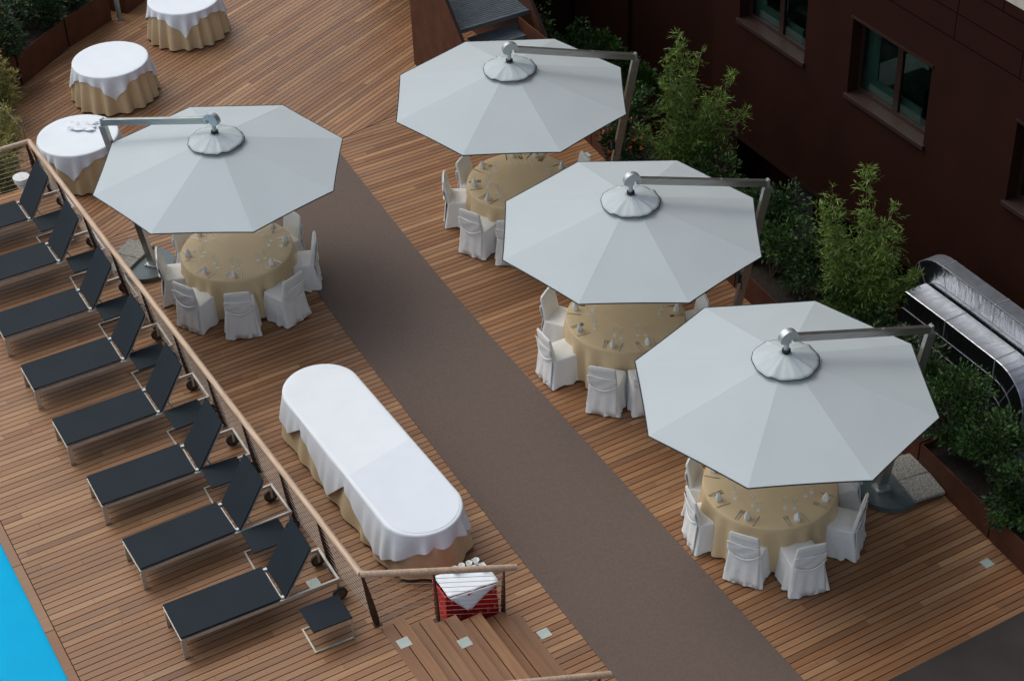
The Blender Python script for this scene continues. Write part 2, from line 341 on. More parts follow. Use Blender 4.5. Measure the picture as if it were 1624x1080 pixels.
t.build('stair_body', [M['post']], st)
# ------------------------------------------------------------------ carpet runner and dark mat
R_edge = [(10.31,25.62),(10.26,24.9),(10.20,24.0),(10.11,22.6),(10.03,21.0),(9.98,19.3),(9.94,16.5),(9.92,14.0),(9.89,11.4),(9.88,9.2)]
L_edge = [(8.42,25.3),(8.36,24.6),(8.31,23.4),(8.22,21.9),(8.15,20.6),(8.10,19.1),(8.04,16.9),(8.00,14.9),(7.97,12.7),(7.96,9.2)]
c = MB(); n = len(R_edge); pts = [(x,y,0.013) for x,y in L_edge]+[(x,y,0.013) for x,y in R_edge]
c.add(pts, [(i,n+i,n+i+1,i+1)[::-1] for i in range(n-1)])
cp = c.build('carpet_runner', M['carpet'], solid=0.009)
tag(cp, 'long plain brown carpet runner down the middle of the deck', 'carpet')
c = MB(); c.prism([(12.9,8.0),(13.1,10.98),(10.0,10.93),(10.0,8.0)][::-1], 0.004, 0.030)
tag(c.build('floor_mat', M['mat_dark'], bevel=0.01), 'dark grey brown mat at the lower right corner of the deck', 'mat')
k = empty('kerb_block', (13.06,10.9,0)); tag(k, 'low dark upstand with a yellow end beside the lower right planter', 'kerb')
b_ = MB(); b_.box(0.0,0.16,-2.0,0.0,0.003,0.16); b_.build('upstand', M['mat_dark'], k, bevel=0.008)
b_ = MB(); b_.box(0.0,0.16,0.002,0.06,0.003,0.165); b_.build('end_cap', M['yellow'], k, bevel=0.005)
# ------------------------------------------------------------------ square deck lights
for (x, y, z), lab in zip(((5.25,15.36,UP),(5.76,13.89,UP+0.004),(6.50,13.77,0.454),(7.60,13.77,0.004),(13.90,23.12,0),(13.09,11.87,0)),
        ('square pale light set in the pool deck beside the nearest lounger','square pale light set in the top step of the stairs','square pale light set in the middle step of the stairs','square pale light in the deck at the foot of the stairs','square pale deck light beyond the farthest umbrella table','square pale deck light by the planter at lower right')):
    q = empty('deck_light', (x, y, z)); tag(q, lab, 'deck light', 'square lights set flush in the deck')
    b = MB(); b.box(-0.065,0.065,-0.065,0.065,-0.01,0.006); b.build('light_cover', M['light_glass'], q)
    b = MB()
    for a0,a1,b0,b1 in ((-.075,.075,-.075,-.066),(-.075,.075,.066,.075),(-.075,-.066,-.066,.066),(.066,.075,-.066,.066)): b.box(a0,a1,b0,b1,-0.01,0.005)
    b.build('light_rim', M['steel'], q)
# ------------------------------------------------------------------ railings
def railing(name, label, tops, posts, shared=False):
    """tops: polyline of the handrail; posts: list of (base, top)"""
    o = Vector(posts[0][0]); rt = empty(name, o); tag(rt, label, 'railing', 'wood topped cable railings')
    h = MB(); h.tube([Vector(p)-o for p in tops], 0.041, 12); h.build('handrail', M['rail'], rt)
    for b, t in posts[1 if shared else 0:]:
        b, t = Vector(b)-o, Vector(t)-o
        p = MB(); side = Vector((0,1,0)) if abs((t-b).x) > abs((t-b).y) else Vector((1,0,0))
        d = (t-b).normalized(); out = d.cross(side).normalized()
        n0 = []
        for f, wd in ((0,0.055),(0.12,0.085),(0.45,0.075),(1.0,0.028)):
            c_ = b+(t-b)*f; n0.append([c_+out*wd/2+side*0.011, c_+out*wd/2-side*0.011, c_-out*wd/2-side*0.011, c_-out*wd/2+side*0.011])
        p.loft(n0, 0, True, False); p.box(b.x-0.05,b.x+0.05,b.y-0.05,b.y+0.05,b.z+0.002,b.z+0.012)
        p.build('rail_post', M['post'], rt)
    nc = 9
    for j in range(nc):
        f = 0.12+0.78*j/(nc-1); c = MB()
        pl = [Vector(b)*(1-f)+Vector(t)*f-o for b, t in posts]
        c.tube(pl, 0.0033, 5); c.build('cable', M['cable'], rt)
    return rt
ys = [25.9,24.73,23.55,22.37,21.20,20.0,18.83,17.69,16.55,15.47]
def railtop(y): return Vector((5.155+(25.96-y)*(5.475-5.155)/(25.96-14.30), y, 1.70))
long_posts = []
for y in ys:
    t = railtop(y); t.z = 1.665; long_posts.append(((rail_x(y)-0.035, y-0.03, UP), tuple(t)))
railing('cable_railing', 'long cable railing with wooden handrail behind the loungers', [railtop(25.96), railtop(14.30)], long_posts+[((5.62,14.33,UP),(5.49,14.31,1.665))])
fp = [((5.30-0.02-i*1.1, 26.1, UP), (5.155-i*1.1, 25.96, 1.665)) for i in range(4)]
fp[0] = ((5.22,26.08,UP),(5.10,25.965,1.665))
railing('cable_railing', 'short cable railing at the far end of the pool deck by the bamboo', [(5.155,25.96,1.70),(2.0,25.95,1.70)], fp)
railing('cable_railing', 'sloping cable railing along the stairs beside the red crates',
        [(5.475,14.30,1.70),(5.52,14.26,1.705),(7.43,14.12,0.95)],
        [((5.61,14.345,UP),(5.495,14.33,1.665)),((6.42,14.32,0.375+0.01),(6.36,14.20,1.33)),((7.30,14.28,0.004),(7.26,14.13,0.975))], shared=True)
railing('cable_railing', 'sloping handrail along the near side of the stairs at the bottom edge',
        [(5.3,12.2,1.72),(5.6,12.16,1.70),(7.50,12.05,0.95)],
        [((5.64,12.18,UP),(5.6,12.12,1.66)),((6.42,12.2,0.004),(6.4,12.12,1.34)),((7.36,12.15,0.004),(7.36,12.06,0.97))])
# ------------------------------------------------------------------ sun loungers
def make_lounger():
    rt = empty('sun_lounger', (0,0,0))
    L, Wd, zf = 2.04, 0.60, 0.305
    f = MB()
    for s in (-1, 1): f.box(0.0, L, s*Wd/2-(0.014 if s>0 else 0.014), s*Wd/2+0.014, zf-0.035, zf+0.015)
    f.box(0.0,0.03,-Wd/2+0.014,Wd/2-0.014,zf-0.03,zf+0.01); f.box(L-0.03,L-0.001,-Wd/2+0.014,Wd/2-0.014,zf-0.03,zf+0.012)
    f.build('frame', M['steel'], rt, bevel=0.003)
    for s in (-1, 1):
        l = MB(); l.bar((0.03, s*(Wd/2-0.002), zf-0.036), (0.03, s*(Wd/2-0.002), 0.002), 0.062, 0.030, up=(0,1,0)); l.build('leg', M['steel'], rt, bevel=0.003)
    for s in (-1, 1):
        w_ = MB(); cx, cz, y = L-0.03, 0.096, s*(Wd/2+0.038)
        ring = []
        for (yy, rr) in ((y-0.014,0.072),(y-0.016,0.094),(y+0.016,0.094),(y+0.014,0.072)):
            ring.append([Vector((cx+rr*cos(2*pi*k/24), yy, cz+rr*sin(2*pi*k/24))) for k in range(24)])
        w_.loft(ring+[ring[0]], 0, False, False); wh = w_.build('wheel', M['rubber'], rt)
        h = MB(); a = [Vector((cx+0.0715*cos(2*pi*k/24), y-0.008, cz+0.0715*sin(2*pi*k/24))) for k in range(24)]; b = [p+Vector((0,0.016,0)) for p in a]
        h.loft([a,b],0,True,False); h.tube([(cx,y-0.03,cz),(cx,y+0.03,cz)],0.010,8)
        h.build('wheel_centre', M['wheel'], wh)
        fk = MB(); fk.bar((cx,y-0.034*s,zf-0.036),(cx,y-0.034*s,cz-0.012),0.03,0.010,up=(0,1,0)); fk.build('wheel_fork', M['steel'], rt)
    sm = MB(); n = 14
    top = [[Vector((x, yy, zf+0.040-(0.004*(1-(2*yy/Wd)**2)))) for yy in [(-Wd/2-0.012)+(Wd+0.024)*j/8 for j in range(9)]] for x in [0.005+1.265*i/n for i in range(n+1)]]
    sm.loft(top, 0, False, False, closed=False); sm.build('seat_sling', M['sling'], rt, solid=0.022)
    # raised backrest
    hx, hz, bl, an = 1.335, zf+0.02, 0.76, R(58)
    dv = Vector((cos(an),0,sin(an))); bm_ = MB()
    top = [[Vector((hx,yy,hz))+dv*(bl*i/8)+Vector((sin(an),0,-cos(an)))*0.006*(1-(2*yy/Wd)**2) for yy in [-Wd/2+Wd*j/8 for j in range(9)]] for i in range(9)]
    bm_.loft(top,0,False,False,closed=False); bk = bm_.build('backrest', M['sling'], rt, solid=0.012)
    for s in (-1,1):
        bf = MB(); bf.bar(Vector((hx+0.022,s*(Wd/2-0.022),hz-0.02)), Vector((hx+0.022,s*(Wd/2-0.022),hz-0.02))+dv*(bl-0.03), 0.02, 0.02, up=(0,1,0)); bf.build('backrest_frame', M['steel'], rt)
    pr = MB()
    for s in (-1,1): pr.bar(Vector((hx,s*(Wd/2-0.06),hz))+dv*0.17+Vector((0.02,0,0)), (1.52,s*(Wd/2-0.06),zf-0.01), 0.012, 0.018)
    pr.tube([(1.52,-Wd/2+0.02,zf-0.012),(1.52,Wd/2-0.02,zf-0.012)],0.009,6)
    pr.build('prop_stay', M['steel'], rt)
    br = MB()
    for s in (-1,1): br.box(1.29,1.325,s*(Wd/2-0.028)-0.02,s*(Wd/2-0.028)+0.02,zf+0.012,zf+0.042)
    br.tube([(1.30,-Wd/2+0.02,zf+0.0),(1.30,Wd/2-0.02,zf+0.0)],0.012,6)
    br.build('hinge', M['cast'], rt)
    return rt
l0 = make_lounger()
ly = [15.32,16.66,18.03,19.40,20.78,22.18,23.60,24.98]
ord_ = ['nearest the stairs','second from the stairs','third from the stairs','fourth from the stairs','fifth from the stairs','sixth from the stairs, cut by the left edge','second from the far end of the row','at the far end of the row']
LX = 3.42
for i, y in enumerate(ly):
    o = l0 if i == 0 else copy_tree(l0)
    o.location = (LX+random.uniform(-.015,.015)-(0.03*i/3), y, UP+0.002); o.rotation_euler.z = R(random.uniform(-1.3,1.3)-0.3)
    tag(o, 'navy sun lounger with raised back, '+ord_[i], 'sun lounger', 'navy sun loungers in a row beside the railing')
def make_side_table():
    rt = empty('side_table', (0,0,0)); f = MB(); w_, d_, h_ = 0.50, 0.44, 0.36; r_ = 0.011
    t = MB(); t.box(-w_/2,w_/2,-d_/2,d_/2,h_-0.02,h_); t.build('table_top', M['sling'], rt, bevel=0.004)
    f.bar((-w_/2+.012,-d_/2+.011,r_+.001),(w_/2-.0,-d_/2+.011,r_+.001),.022,.018)
    f.bar((-w_/2+.012,d_/2-.011,r_+.001),(w_/2-.0,d_/2-.011,r_+.001),.022,.018)
    f.bar((-w_/2+.001,-d_/2,r_+.0012),(-w_/2+.001,d_/2,r_+.0012),.022,.019)
    for s in (-1,1): f.bar((w_/2-.011,s*(d_/2-.0112),.0),(w_/2-.011,s*(d_/2-.0112),h_-.021),.02,.02)
    f.build('sled_frame', M['steel'], rt, bevel=0.002)
    return rt
s0 = make_side_table()
sy = [(5.05,14.49),(4.97,16.09),(4.98,17.48),(4.99,18.85),(5.02,20.33),(5.0,21.70),(5.02,23.09),(4.93,24.45)]
so_ = ['standing alone at the near end of the lounger row','between the first and second loungers from the stairs','between the second and third loungers from the stairs','between the third and fourth loungers from the stairs','between the fourth and fifth loungers from the stairs','between the fifth and sixth loungers from the stairs','beside the backrest of the sixth lounger from the stairs','beside the farthest lounger of the row']
for i, (x, y) in enumerate(sy):
    o = s0 if i == 0 else copy_tree(s0); o.location = (x, y, UP+0.002); o.rotation_euler.z = R(random.uniform(-3,3)) if i else R(-2)
    tag(o, 'small navy topped side table '+so_[i], 'side table', 'small navy side tables between the loungers')
# white stool shaped ashtray at the far end
q = empty('pedestal_ashtray', (4.87,25.80,UP+0.002)); tag(q, 'white round two tiered pedestal ashtray by the bamboo', 'ashtray')
b = MB(); b.disc((0,0,0),0.12,0.03,28,r2=0.10); b.disc((0,0,0.0305),0.035,0.30,16); b.build('pedestal', M['white_glaze'], q)
b = MB(); b.disc((0,0,0.28),0.085,0.05,28,r2=0.095); b.build('lower_dish', M['white_glaze'], q)
b = MB(); b.disc((0,0,0.37),0.125,0.09,32,r2=0.135); b.box(-0.002,0.002,-0.13,0.13,0.4605,0.463,1); b.build('top_dish', [M['white_glaze'],M['alu']], q, bevel=0.004)
# ------------------------------------------------------------------ cloths
def outline_circle(r, n):
    return [(r*cos(2*pi*k/n), r*sin(2*pi*k/n), cos(2*pi*k/n), sin(2*pi*k/n), r*2*pi*k/n) for k in range(n)]
def outline_stadium(r, hl, n):
    per = 2*pi*r+4*hl; out = []
    for k in range(n):
        u = per*k/n
        if u < pi*r: a = u/r; out.append((r*cos(a), hl+r*sin(a), cos(a), sin(a), u))
        elif u < pi*r+2*hl: d_ = u-pi*r; out.append((-r, hl-d_, -1, 0, u))
        elif u < 2*pi*r+2*hl: a = pi+(u-pi*r-2*hl)/r; out.append((r*cos(a), -hl+r*sin(a), cos(a), sin(a), u))
        else: d_ = u-2*pi*r-2*hl; out.append((r, -hl+d_, 1, 0, u))
    return out
def drape(out, z, dropf, pleat, flare, amp, seed, off=0.0, rows=12, folds=None, sag=0.0):
    """cloth lying on an outline and hanging dropf(u) below it in folds"""
    rn = random.Random(seed); n = len(out); per = out[1][4]-out[0][4]; per = per*n
    nf = max(3, int(per/pleat)); ph = [rn.uniform(-0.9,0.9) for _ in range(nf+1)]; am = [rn.uniform(0.45,1.25) for _ in range(nf+1)]; ph[nf] = ph[0]; am[nf] = am[0]
    cx = sum(o[0] for o in out)/n; cy = sum(o[1] for o in out)/n
    rings = []
    for f in (0.25, 0.6, 0.9): rings.append([Vector((cx+(o[0]-cx)*f, cy+(o[1]-cy)*f, z+off)) for o in out])
    rings.append([Vector((o[0]-o[2]*0.012, o[1]-o[3]*0.012, z+off)) for o in out])
    rings.append([Vector((o[0]+o[2]*(off*0.6-0.002), o[1]+o[3]*(off*0.6-0.002), z+off-0.004)) for o in out])
    for j in range(rows+1):
        t = j/rows; ring = []
        for o in out:
            u = o[4]/per*nf; i0 = int(u) % nf; fr = u-int(u)
            w_ = (1-cos(2*pi*fr))/2
            p_ = ph[i0]*(1-fr)+ph[i0+1]*fr; a_ = am[i0]*(1-fr)+am[i0+1]*fr
            wave = sin(2*pi*(u+0.35*p_))*a_
            D = dropf(o[4]) if callable(dropf) else dropf
            depth = D*t; k = min(1.0, depth/0.25)
            outw = off+0.004+flare*depth+(amp(o[4]) if callable(amp) else amp)*k*(wave*(0.35+0.65*t))
            dz = -0.012-depth+ (0.006*wave*t if D > 0.6 else 0)
            ring.append(Vector((o[0]+o[2]*outw, o[1]+o[3]*outw, max(z+off+dz, (0.006-z if False else -9)))))
        rings.append(ring)
    m = MB(); m.loft(rings, 0, False, True)
    c0 = rings[0]; m.add(c0, [tuple(range(n))], 0, 0, True)
    return m
def round_table(x, y, r, label, grp, name='round_table'):
    t = empty(name, (x,y,0)); tag(t, label, 'table', grp)
    b = MB(); b.disc((0,0,0.715),r-0.012,0.027,48); b.build('tabletop', M['corten'], t)
    for a in range(4):
        l = MB(); an = pi/4+a*pi/2; l.tube([(r*0.5*cos(an),r*0.5*sin(an),0.714),(r*0.55*cos(an),r*0.55*sin(an),0.004)],0.016,8); l.build('leg', M['steel'], t)
    return t
TAB = {'left': (7.27,22.67,'the left umbrella'), 'far': (11.98,22.0,'the farthest umbrella'), 'mid': (11.46,17.98,'the middle right umbrella'), 'near': (11.11,13.92,'the nearest umbrella')}
for i, (kx, (x, y, nm)) in enumerate(TAB.items()):
    round_table(x, y, 0.87, 'large round banquet table beneath '+nm, 'large round banquet tables')
    m = drape(outline_circle(0.872, 260), 0.745, 0.70, 0.30, 0.09, 0.050, 10+i)
    c = m.build('tablecloth', M['beige'], merge=True); c.location = (x, y, 0)
    tag(c, 'beige floor length tablecloth beneath '+nm, 'tablecloth', 'beige tablecloths on the dining tables')
# ------------------------------------------------------------------ chairs
def make_chair(seed):
    rn = random.Random(seed); rt = empty('covered_chair', (0,0,0))
    w2, d2 = 0.205, 0.205
    def rrect(wx, y0, y1, z, rad=0.035, n=6, wob=0.0, pl=0.0):
        pts = []
        for (cx_, cy_, a0) in ((wx-rad,y1-rad,0),(-wx+rad,y1-rad,90),(-wx+rad,y0+rad,180),(wx-rad,y0+rad,270)):
            # straight run before each corner
            for k in range(n+1):
                a = R(a0+90*k/n); pts.append([cx_+rad*cos(a), cy_+rad*sin(a)])
        full = []
        for i in range(len(pts)):
            a, b = pts[i], pts[(i+1)%len(pts)]
            L_ = hypot(b[0]-a[0], b[1]-a[1]); m_ = 10 if L_ > 0.1 else 1
            for k in range(m_): full.append([a[0]+(b[0]-a[0])*k/m_, a[1]+(b[1]-a[1])*k/m_])
        return full
    base = rrect(w2, -d2, d2, 0)
    N = len(base); rings = []
    wv = [rn.uniform(0,6.28) for _ in range(4)]
    for j, z in enumerate((0.475,0.47,0.45,0.38,0.28,0.18,0.09,0.02)):
        t = (0.475-z)/0.455; ring = []
        for i, (x, y) in enumerate(base):
            an = atan2(y, x); fl = 0.0 if j == 0 else 0.012+0.055*t
            wob = 0.014*t*(sin(9*an+wv[0])+0.7*sin(15*an+wv[1]))
            # pinched pleats at the rear corners
            for sgn in (-1, 1):
                dd = hypot(x-sgn*w2*0.97, y+d2*0.62); wob -= 0.05*t*math.exp(-(dd/0.018)**2)
            f = 0.96 if j == 0 else 1.0
            nx, ny = x/w2, y/d2; ln = max(abs(nx), abs(ny)); ox, oy = nx/ln, ny/ln
            zz = z+(0.008*sin(7*an+wv[2]) if j == 7 else 0)
            ring.append(Vector((x*f+ox*(fl+wob), y*f+oy*(fl+wob)-(0.03*t if y < -0.15 else 0), zz)))
        rings.append(ring)
    m = MB(); m.loft(rings, 0, False, True)
    cen = Vector((0,0,0.485)); mid = [p*0.55+Vector((0,0,0.485*0.45)) for p in [Vector((q.x,q.y,0.4835)) for q in rings[0]]]
    for p in mid: p.z = 0.484
    m.loft([mid, rings[0]], 0, False, True); m.add(mid, [tuple(range(N))], 0, 0, True)
    m.build('seat_cover', M['chair_cloth'], rt, merge=True)
    # back, from just above the seat to the top
    rings = []
    for z in (0.44,0.5,0.58,0.66,0.74,0.80,0.835,0.853,0.86):
        t = (z-0.44)/0.42; yb = -d2-0.005-0.075*t; ww = 0.212-0.016*t; th = 0.034-0.010*t
        if z > 0.85: ww -= 0.012; th *= 0.6
        ring = []
        for k in range(28):
            a = 2*pi*k/28; ex = 0.35
            sx = (abs(cos(a))**ex)*(1 if cos(a) >= 0 else -1); sy_ = (abs(sin(a))**ex)*(1 if sin(a) >= 0 else -1)
            bow = 0.014*(sx*sx)
            zz = z+(0.012*(1-sx*sx)-0.006 if z > 0.8 else 0)
            ring.append(Vector((sx*ww, yb+sy_*th+bow+0.003*sin(11*z+3*sx+wv[3]), zz)))
        rings.append(ring)
    m = MB(); m.loft(rings, 0, True, True); m.build('back_cover', M['chair_cloth'], rt)
    # loose flap and tied fold across the back
    m = MB(); top = []
    for j in range(9):
        row = []
        for i in range(15):
            x = -0.216+0.432*i/14; s_ = x/0.216; sagz = 0.56-0.10*(1-s_*s_)*1.0
            z = 0.70+(sagz-0.70)*j/8; t = (z-0.44)/0.42
            yb = -d2-0.005-0.075*t-0.037-0.016*(j/8)*(1-s_*s_)-0.004*sin(5*s_+j)
            row.append(Vector((x, yb+0.012*s_*s_, z)))
        top.append(row)
    m.loft(top, 0, False, True, closed=False)
    m.build('back_flap', M['chair_cloth'], rt, solid=0.008)
    m = MB(); m.tube([Vector((-0.222+0.444*i/14, -d2-0.055-0.03*(1-((i-7)/7)**2), 0.555-0.10*(1-((i-7)/7)**2))) for i in range(15)], [0.006+0.007*(1-((i-7)/7)**2) for i in range(15)], 6)
    m.build('tie_fold', M['chair_cloth'], rt)
    # lower rear panel of the skirt
    m = MB(); rows = []
    for j in range(7):
        t = j/6; z = 0.52-0.50*t; rows.append([Vector((x_*(0.205+0.03*t), -d2-0.045-0.05*t+0.010*sin(9*x_+2*t+wv[0])*t+0.012*x_*x_, z)) for x_ in [-1+2*i/14 for i in range(15)]])
    m.loft(rows, 0, False, True, closed=False); m.build('rear_panel', M['chair_cloth'], rt, solid=0.006)
    return rt
protos = [make_chair(3), make_chair(8), make_chair(21)]
used = [False]*3
CH = {'near': [(125.5,1.10),(167,1.11),(-141.4,1.18),(-103.3,1.36),(-54.8,1.26),(-12,1.25),(33,1.2),(80,1.2)],
      'mid': [(127.3,1.27),(174,1.34),(-135.4,1.42),(-108,1.42),(-62,1.3),(-16,1.22),(30,1.2),(78,1.2)],
      'far': [(119.5,1.13),(149.8,1.26),(-158.2,1.34),(-127,1.38),(-84,1.3),(-40,1.25),(-3.7,1.21),(50,1.2)],
      'left': [(161.3,1.24),(-151.6,1.30),(-112.2,1.36),(-74.9,1.38),(-25.7,1.23),(15.4,1.15),(60,1.2),(122,1.12)]}
VIEW = atan2(0.88, 0.47)
def side_words(angs):
    """name each seat by where it stands round the table as the camera sees it"""
    words = ['far','far right','right','near right','near','near left','left','far left']
    import itertools
    rel = [((VIEW-R(a)) % (2*pi)) for a in angs]       # 0 = far, quarter turn = right
    order = sorted(range(len(angs)), key=lambda i: rel[i])
    best = None
    for s in range(8):
        cost = sum(abs(((rel[order[i]]-((i+s)%8)*pi/4+pi) % (2*pi))-pi) for i in range(8))
        if best is None or cost < best[0]: best = (cost, s)
    out = [None]*8
    for i in range(8): out[order[i]] = words[(i+best[1]) % 8]
    return out
SEATS = {}
for kx, lst in CH.items():
    tx, ty, nm = TAB[kx]; words = side_words([a for a, _ in lst]); SEATS[kx] = list(zip([a for a, _ in lst], words))
    for i, (a, rb) in enumerate(lst):
        j = random.randrange(3)
        o = protos[j] if not used[j] else copy_tree(protos[j]); used[j] = True
        rc = rb-0.285; an = R(a)
        o.location = (tx+rc*cos(an), ty+rc*sin(an), 0.004); o.rotation_euler.z = an+pi/2+R(random.uniform(-5,5))
        tag(o, 'white covered chair at the %s side of the table beneath %s' % (words[i], nm), 'chair', 'white covered chairs around the dining tables')
# ------------------------------------------------------------------ place settings
def make_napkin():
    rings = []
    n = 24
    for z, r_ in ((0,0.042),(0.03,0.048),(0.06,0.045),(0.10,0.026),(0.135,0.003)):
        rings.append([Vector(((r_+0.007*sin(3*a+z*30))*cos(a)+0.10*z*0.6, (r_*0.75+0.006*sin(5*a))*sin(a), z+0.012*sin(2*a)*(0<z<0.1))) for a in [2*pi*k/n for k in range(n)]])
    m = MB(); m.loft(rings, 0, True, True); return m.build('folded_napkin', M['napkin'])
def make_knife():
    m = MB(); m.box(-0.006,0.006,-0.11,0.0,0,0.004); m.add([(-0.008,0,0.001),(0.009,0,0.001),(0.008,0.08,0.001),(-0.003,0.11,0.001),(-0.008,0,0.003),(0.009,0,0.003),(0.008,0.08,0.003),(-0.003,0.11,0.003)],[(3,2,1,0),(4,5,6,7),(0,1,5,4),(1,2,6,5),(2,3,7,6),(3,0,4,7)])
    return m.build('table_knife', M['silver'])
def make_fork():
    m = MB(); m.box(-0.004,0.004,-0.10,0.04,0,0.003); m.box(-0.011,0.011,0.04,0.06,0,0.003)
    for x in (-0.0095,-0.0035,0.0025,0.0085): m.box(x-0.0012,x+0.0022,0.06,0.10,0,0.003)
    return m.build('table_fork', M['silver'])
def make_glass():
    rt = empty('wine_glass', (0,0,0))
    prof = [(0.030,0.105),(0.034,0.13),(0.033,0.155),(0.028,0.185)]
    m = MB(); rr = [[Vector((r_*cos(2*pi*k/18), r_*sin(2*pi*k/18), z)) for k in range(18)] for r_, z in [(0.004,0.085),(0.020,0.09)]+prof]
    m.loft(rr, 0, False, True); m.build('bowl', M['glass'], rt)
    m = MB(); m.disc((0,0,0),0.030,0.002,18); m.tube([(0,0,0.003),(0,0,0.086)],0.003,8); m.build('stem', M['foot'], rt)
    m = MB(); m.tube([Vector((0.0282*cos(2*pi*k/18), 0.0282*sin(2*pi*k/18), 0.185)) for k in range(19)], 0.0018, 4, cap=False); m.build('rim', M['white_glaze'], rt)
    return rt
proto = {'n': make_napkin(), 'k': make_knife(), 'f': make_fork(), 'g': make_glass()}; first = {k: True for k in proto}
def put(k, x, y, z, rz, label, cat, grp):
    o = proto[k] if first[k] else copy_tree(proto[k]); first[k] = False
    o.location = (x, y, z); o.rotation_euler.z = rz; tag(o, label, cat, grp)
NAP = {'near': [129.5,172,-146.3,-99,-56.9,-16], 'mid': [134,175,-138,-98,-22], 'far': [116,158,-164.6,-3.3,70,40], 'left': [-153,-114.8,-67.3,-17.5,18.2,165,118]}
for kx, lst in NAP.items():
    tx, ty, nm = TAB[kx]
    for a in lst:
        wd = min(SEATS[kx], key=lambda s: abs(((a-s[0]+180) % 360)-180))[1]
        an = R(a+random.uniform(-2,2)); ro, to = Vector((cos(an),sin(an))), Vector((-sin(an),cos(an))); z = 0.747
        def P(r_, t_): v = Vector((tx,ty))+ro*r_+to*t_; return v.x, v.y
        where = 'at the %s place of the table beneath %s' % (wd, nm)
        x, y = P(0.755, 0); put('n', x, y, z, an+random.uniform(-.5,.5), 'white folded napkin '+where, 'napkin', 'napkins on the dining tables')
        x, y = P(0.74, 0.115); put('k', x, y, z+.001, an+pi/2+random.uniform(-.1,.1), 'steel knife '+where, 'knife', 'knives on the dining tables')
        for q, t_ in enumerate((-0.10,-0.135)):
            x, y = P(0.735, t_); put('f', x, y, z+.001, an+pi/2+random.uniform(-.1,.1), ('inner' if q == 0 else 'outer')+' steel fork '+where, 'fork', 'forks on the dining tables')
        for q, (r_, t_) in enumerate(((0.545,0.07),(0.50,-0.035))):
            x, y = P(r_, t_); put('g', x, y, z, random.uniform(0,6), ('outer' if q == 0 else 'inner')+' wine glass '+where, 'glass', 'wine glasses on the dining tables')
# ------------------------------------------------------------------ white covered tables
def square_drop(half, r, rot):
    def f(u):
        a = u/r-rot; return max(0.05, min(0.62, half/max(abs(cos(a)), abs(sin(a)))-r))
    return f
for i, (x, y, rot, lab) in enumerate(((6.26,27.34,R(15),'beside the left umbrella arm'),(7.65,29.62,R(28),'second from the top of the picture'),(9.70,31.2,R(22),'cut by the top edge of the picture'))):
    r = 0.675
    round_table(x, y, r, 'small round table under white and beige cloths '+lab, 'small round buffet tables')
    m = drape(outline_circle(r, 260), 0.745, 0.70, 0.235, 0.14, 0.052, 40+i); c = m.build('tablecloth', M['beige'], merge=True); c.location = (x,y,0)
    tag(c, 'beige pleated floor cloth on the round table '+lab, 'tablecloth', 'beige cloths on the small round tables')
    m = drape(outline_circle(r, 300), 0.745, square_drop(0.805, r, rot-0.0), 0.235, 0.17, 0.046, 40+i, off=0.016)
    c = m.build('white_overcloth', M['white_cloth'], merge=True); c.location = (x,y,0)
    tag(c, 'white pointed overcloth on the round table '+lab, 'tablecloth', 'white overcloths on the small round tables')
# crumpled napkin cloth lying on the nearest one
m = MB(); rows = []
rn = random.Random(5)
for i in range(15):
    rows.append([Vector((-0.12+0.50*i/14*0.9+0.05*sin(j*1.7), -0.16+0.30*j/9+0.02*sin(i*0.9+j), 0.008+0.028*abs(sin(i*0.35+j*1.25))+0.006*rn.random())) for j in range(10)])
m.loft(rows, 0, False, True, closed=False); c = m.build('crumpled_cloth', M['white_cloth'], solid=0.006); c.location = (6.33,27.60,0.764); c.rotation_euler.z = R(-35)
tag(c, 'crumpled white cloth lying on the round table beside the left umbrella arm', 'cloth')
# long oval buffet table
OX, OY, OR, OH = 6.97, 17.34, 0.51, 1.45
t = empty('oval_table', (OX,OY,0)); tag(t, 'long oval buffet table in the middle of the lower deck', 'table'); t.rotation_euler.z = R(1.4)
b = MB(); o_ = outline_stadium(OR-0.012, OH, 80); b.prism([(p[0],p[1]) for p in o_], 0.715, 0.742); b.build('tabletop', M['corten'], t)
for sx in (-1,1):
    for sy_ in (-1,0,1):
        l = MB(); l.tube([(sx*0.4,sy_*1.4,0.714),(sx*0.42,sy_*1.42,0.004)],0.016,8); l.build('leg', M['steel'], t)
m = drape(outline_stadium(OR, OH, 520), 0.745, 0.68, 0.46, 0.15, 0.034, 77); c = m.build('tablecloth', M['beige'], merge=True); c.location = (OX,OY,0); c.rotation_euler.z = R(1.4)
tag(c, 'beige pleated cloth under the long oval buffet table top', 'tablecloth')
def lin(pts):
    def f(u):
        for (a,va),(b_2,vb) in zip(pts, pts[1:]):
            if a <= u <= b_2: return va+(vb-va)*(u-a)/(b_2-a)
        return pts[-1][1]
    return f
PER = 2*pi*OR+4*OH
dropw = lin([(0,.22),(0.9,.28),(1.35,.42),(1.70,.46),(1.76,.42),(2.06,.17),(2.10,.24),(2.45,.36),(2.95,.64),(3.00,.62),(3.36,.24),(3.40,.20),(3.44,.24),(3.9,.44),(4.35,.60),(4.50,.58),(4.8,.40),(5.1,.25),(5.45,.25),(5.7,.32),(5.84,.42),(5.98,.28),(6.15,.22),(PER,.20)])
m = drape(outline_stadium(OR, OH, 640), 0.745, dropw, 0.26, 0.17, lin([(0,.03),(1.5,.022),(1.9,.008),(4.2,.010),(4.6,.024),(5.0,.040),(6.3,.040),(7.0,.02),(PER,.02)]), 78, off=0.034); c = m.build('white_overcloth', M['white_cloth'], merge=True); c.location = (OX,OY,0); c.rotation_euler.z = R(1.4)
tag(c, 'white overcloths overlapping on the long oval buffet table', 'tablecloth')
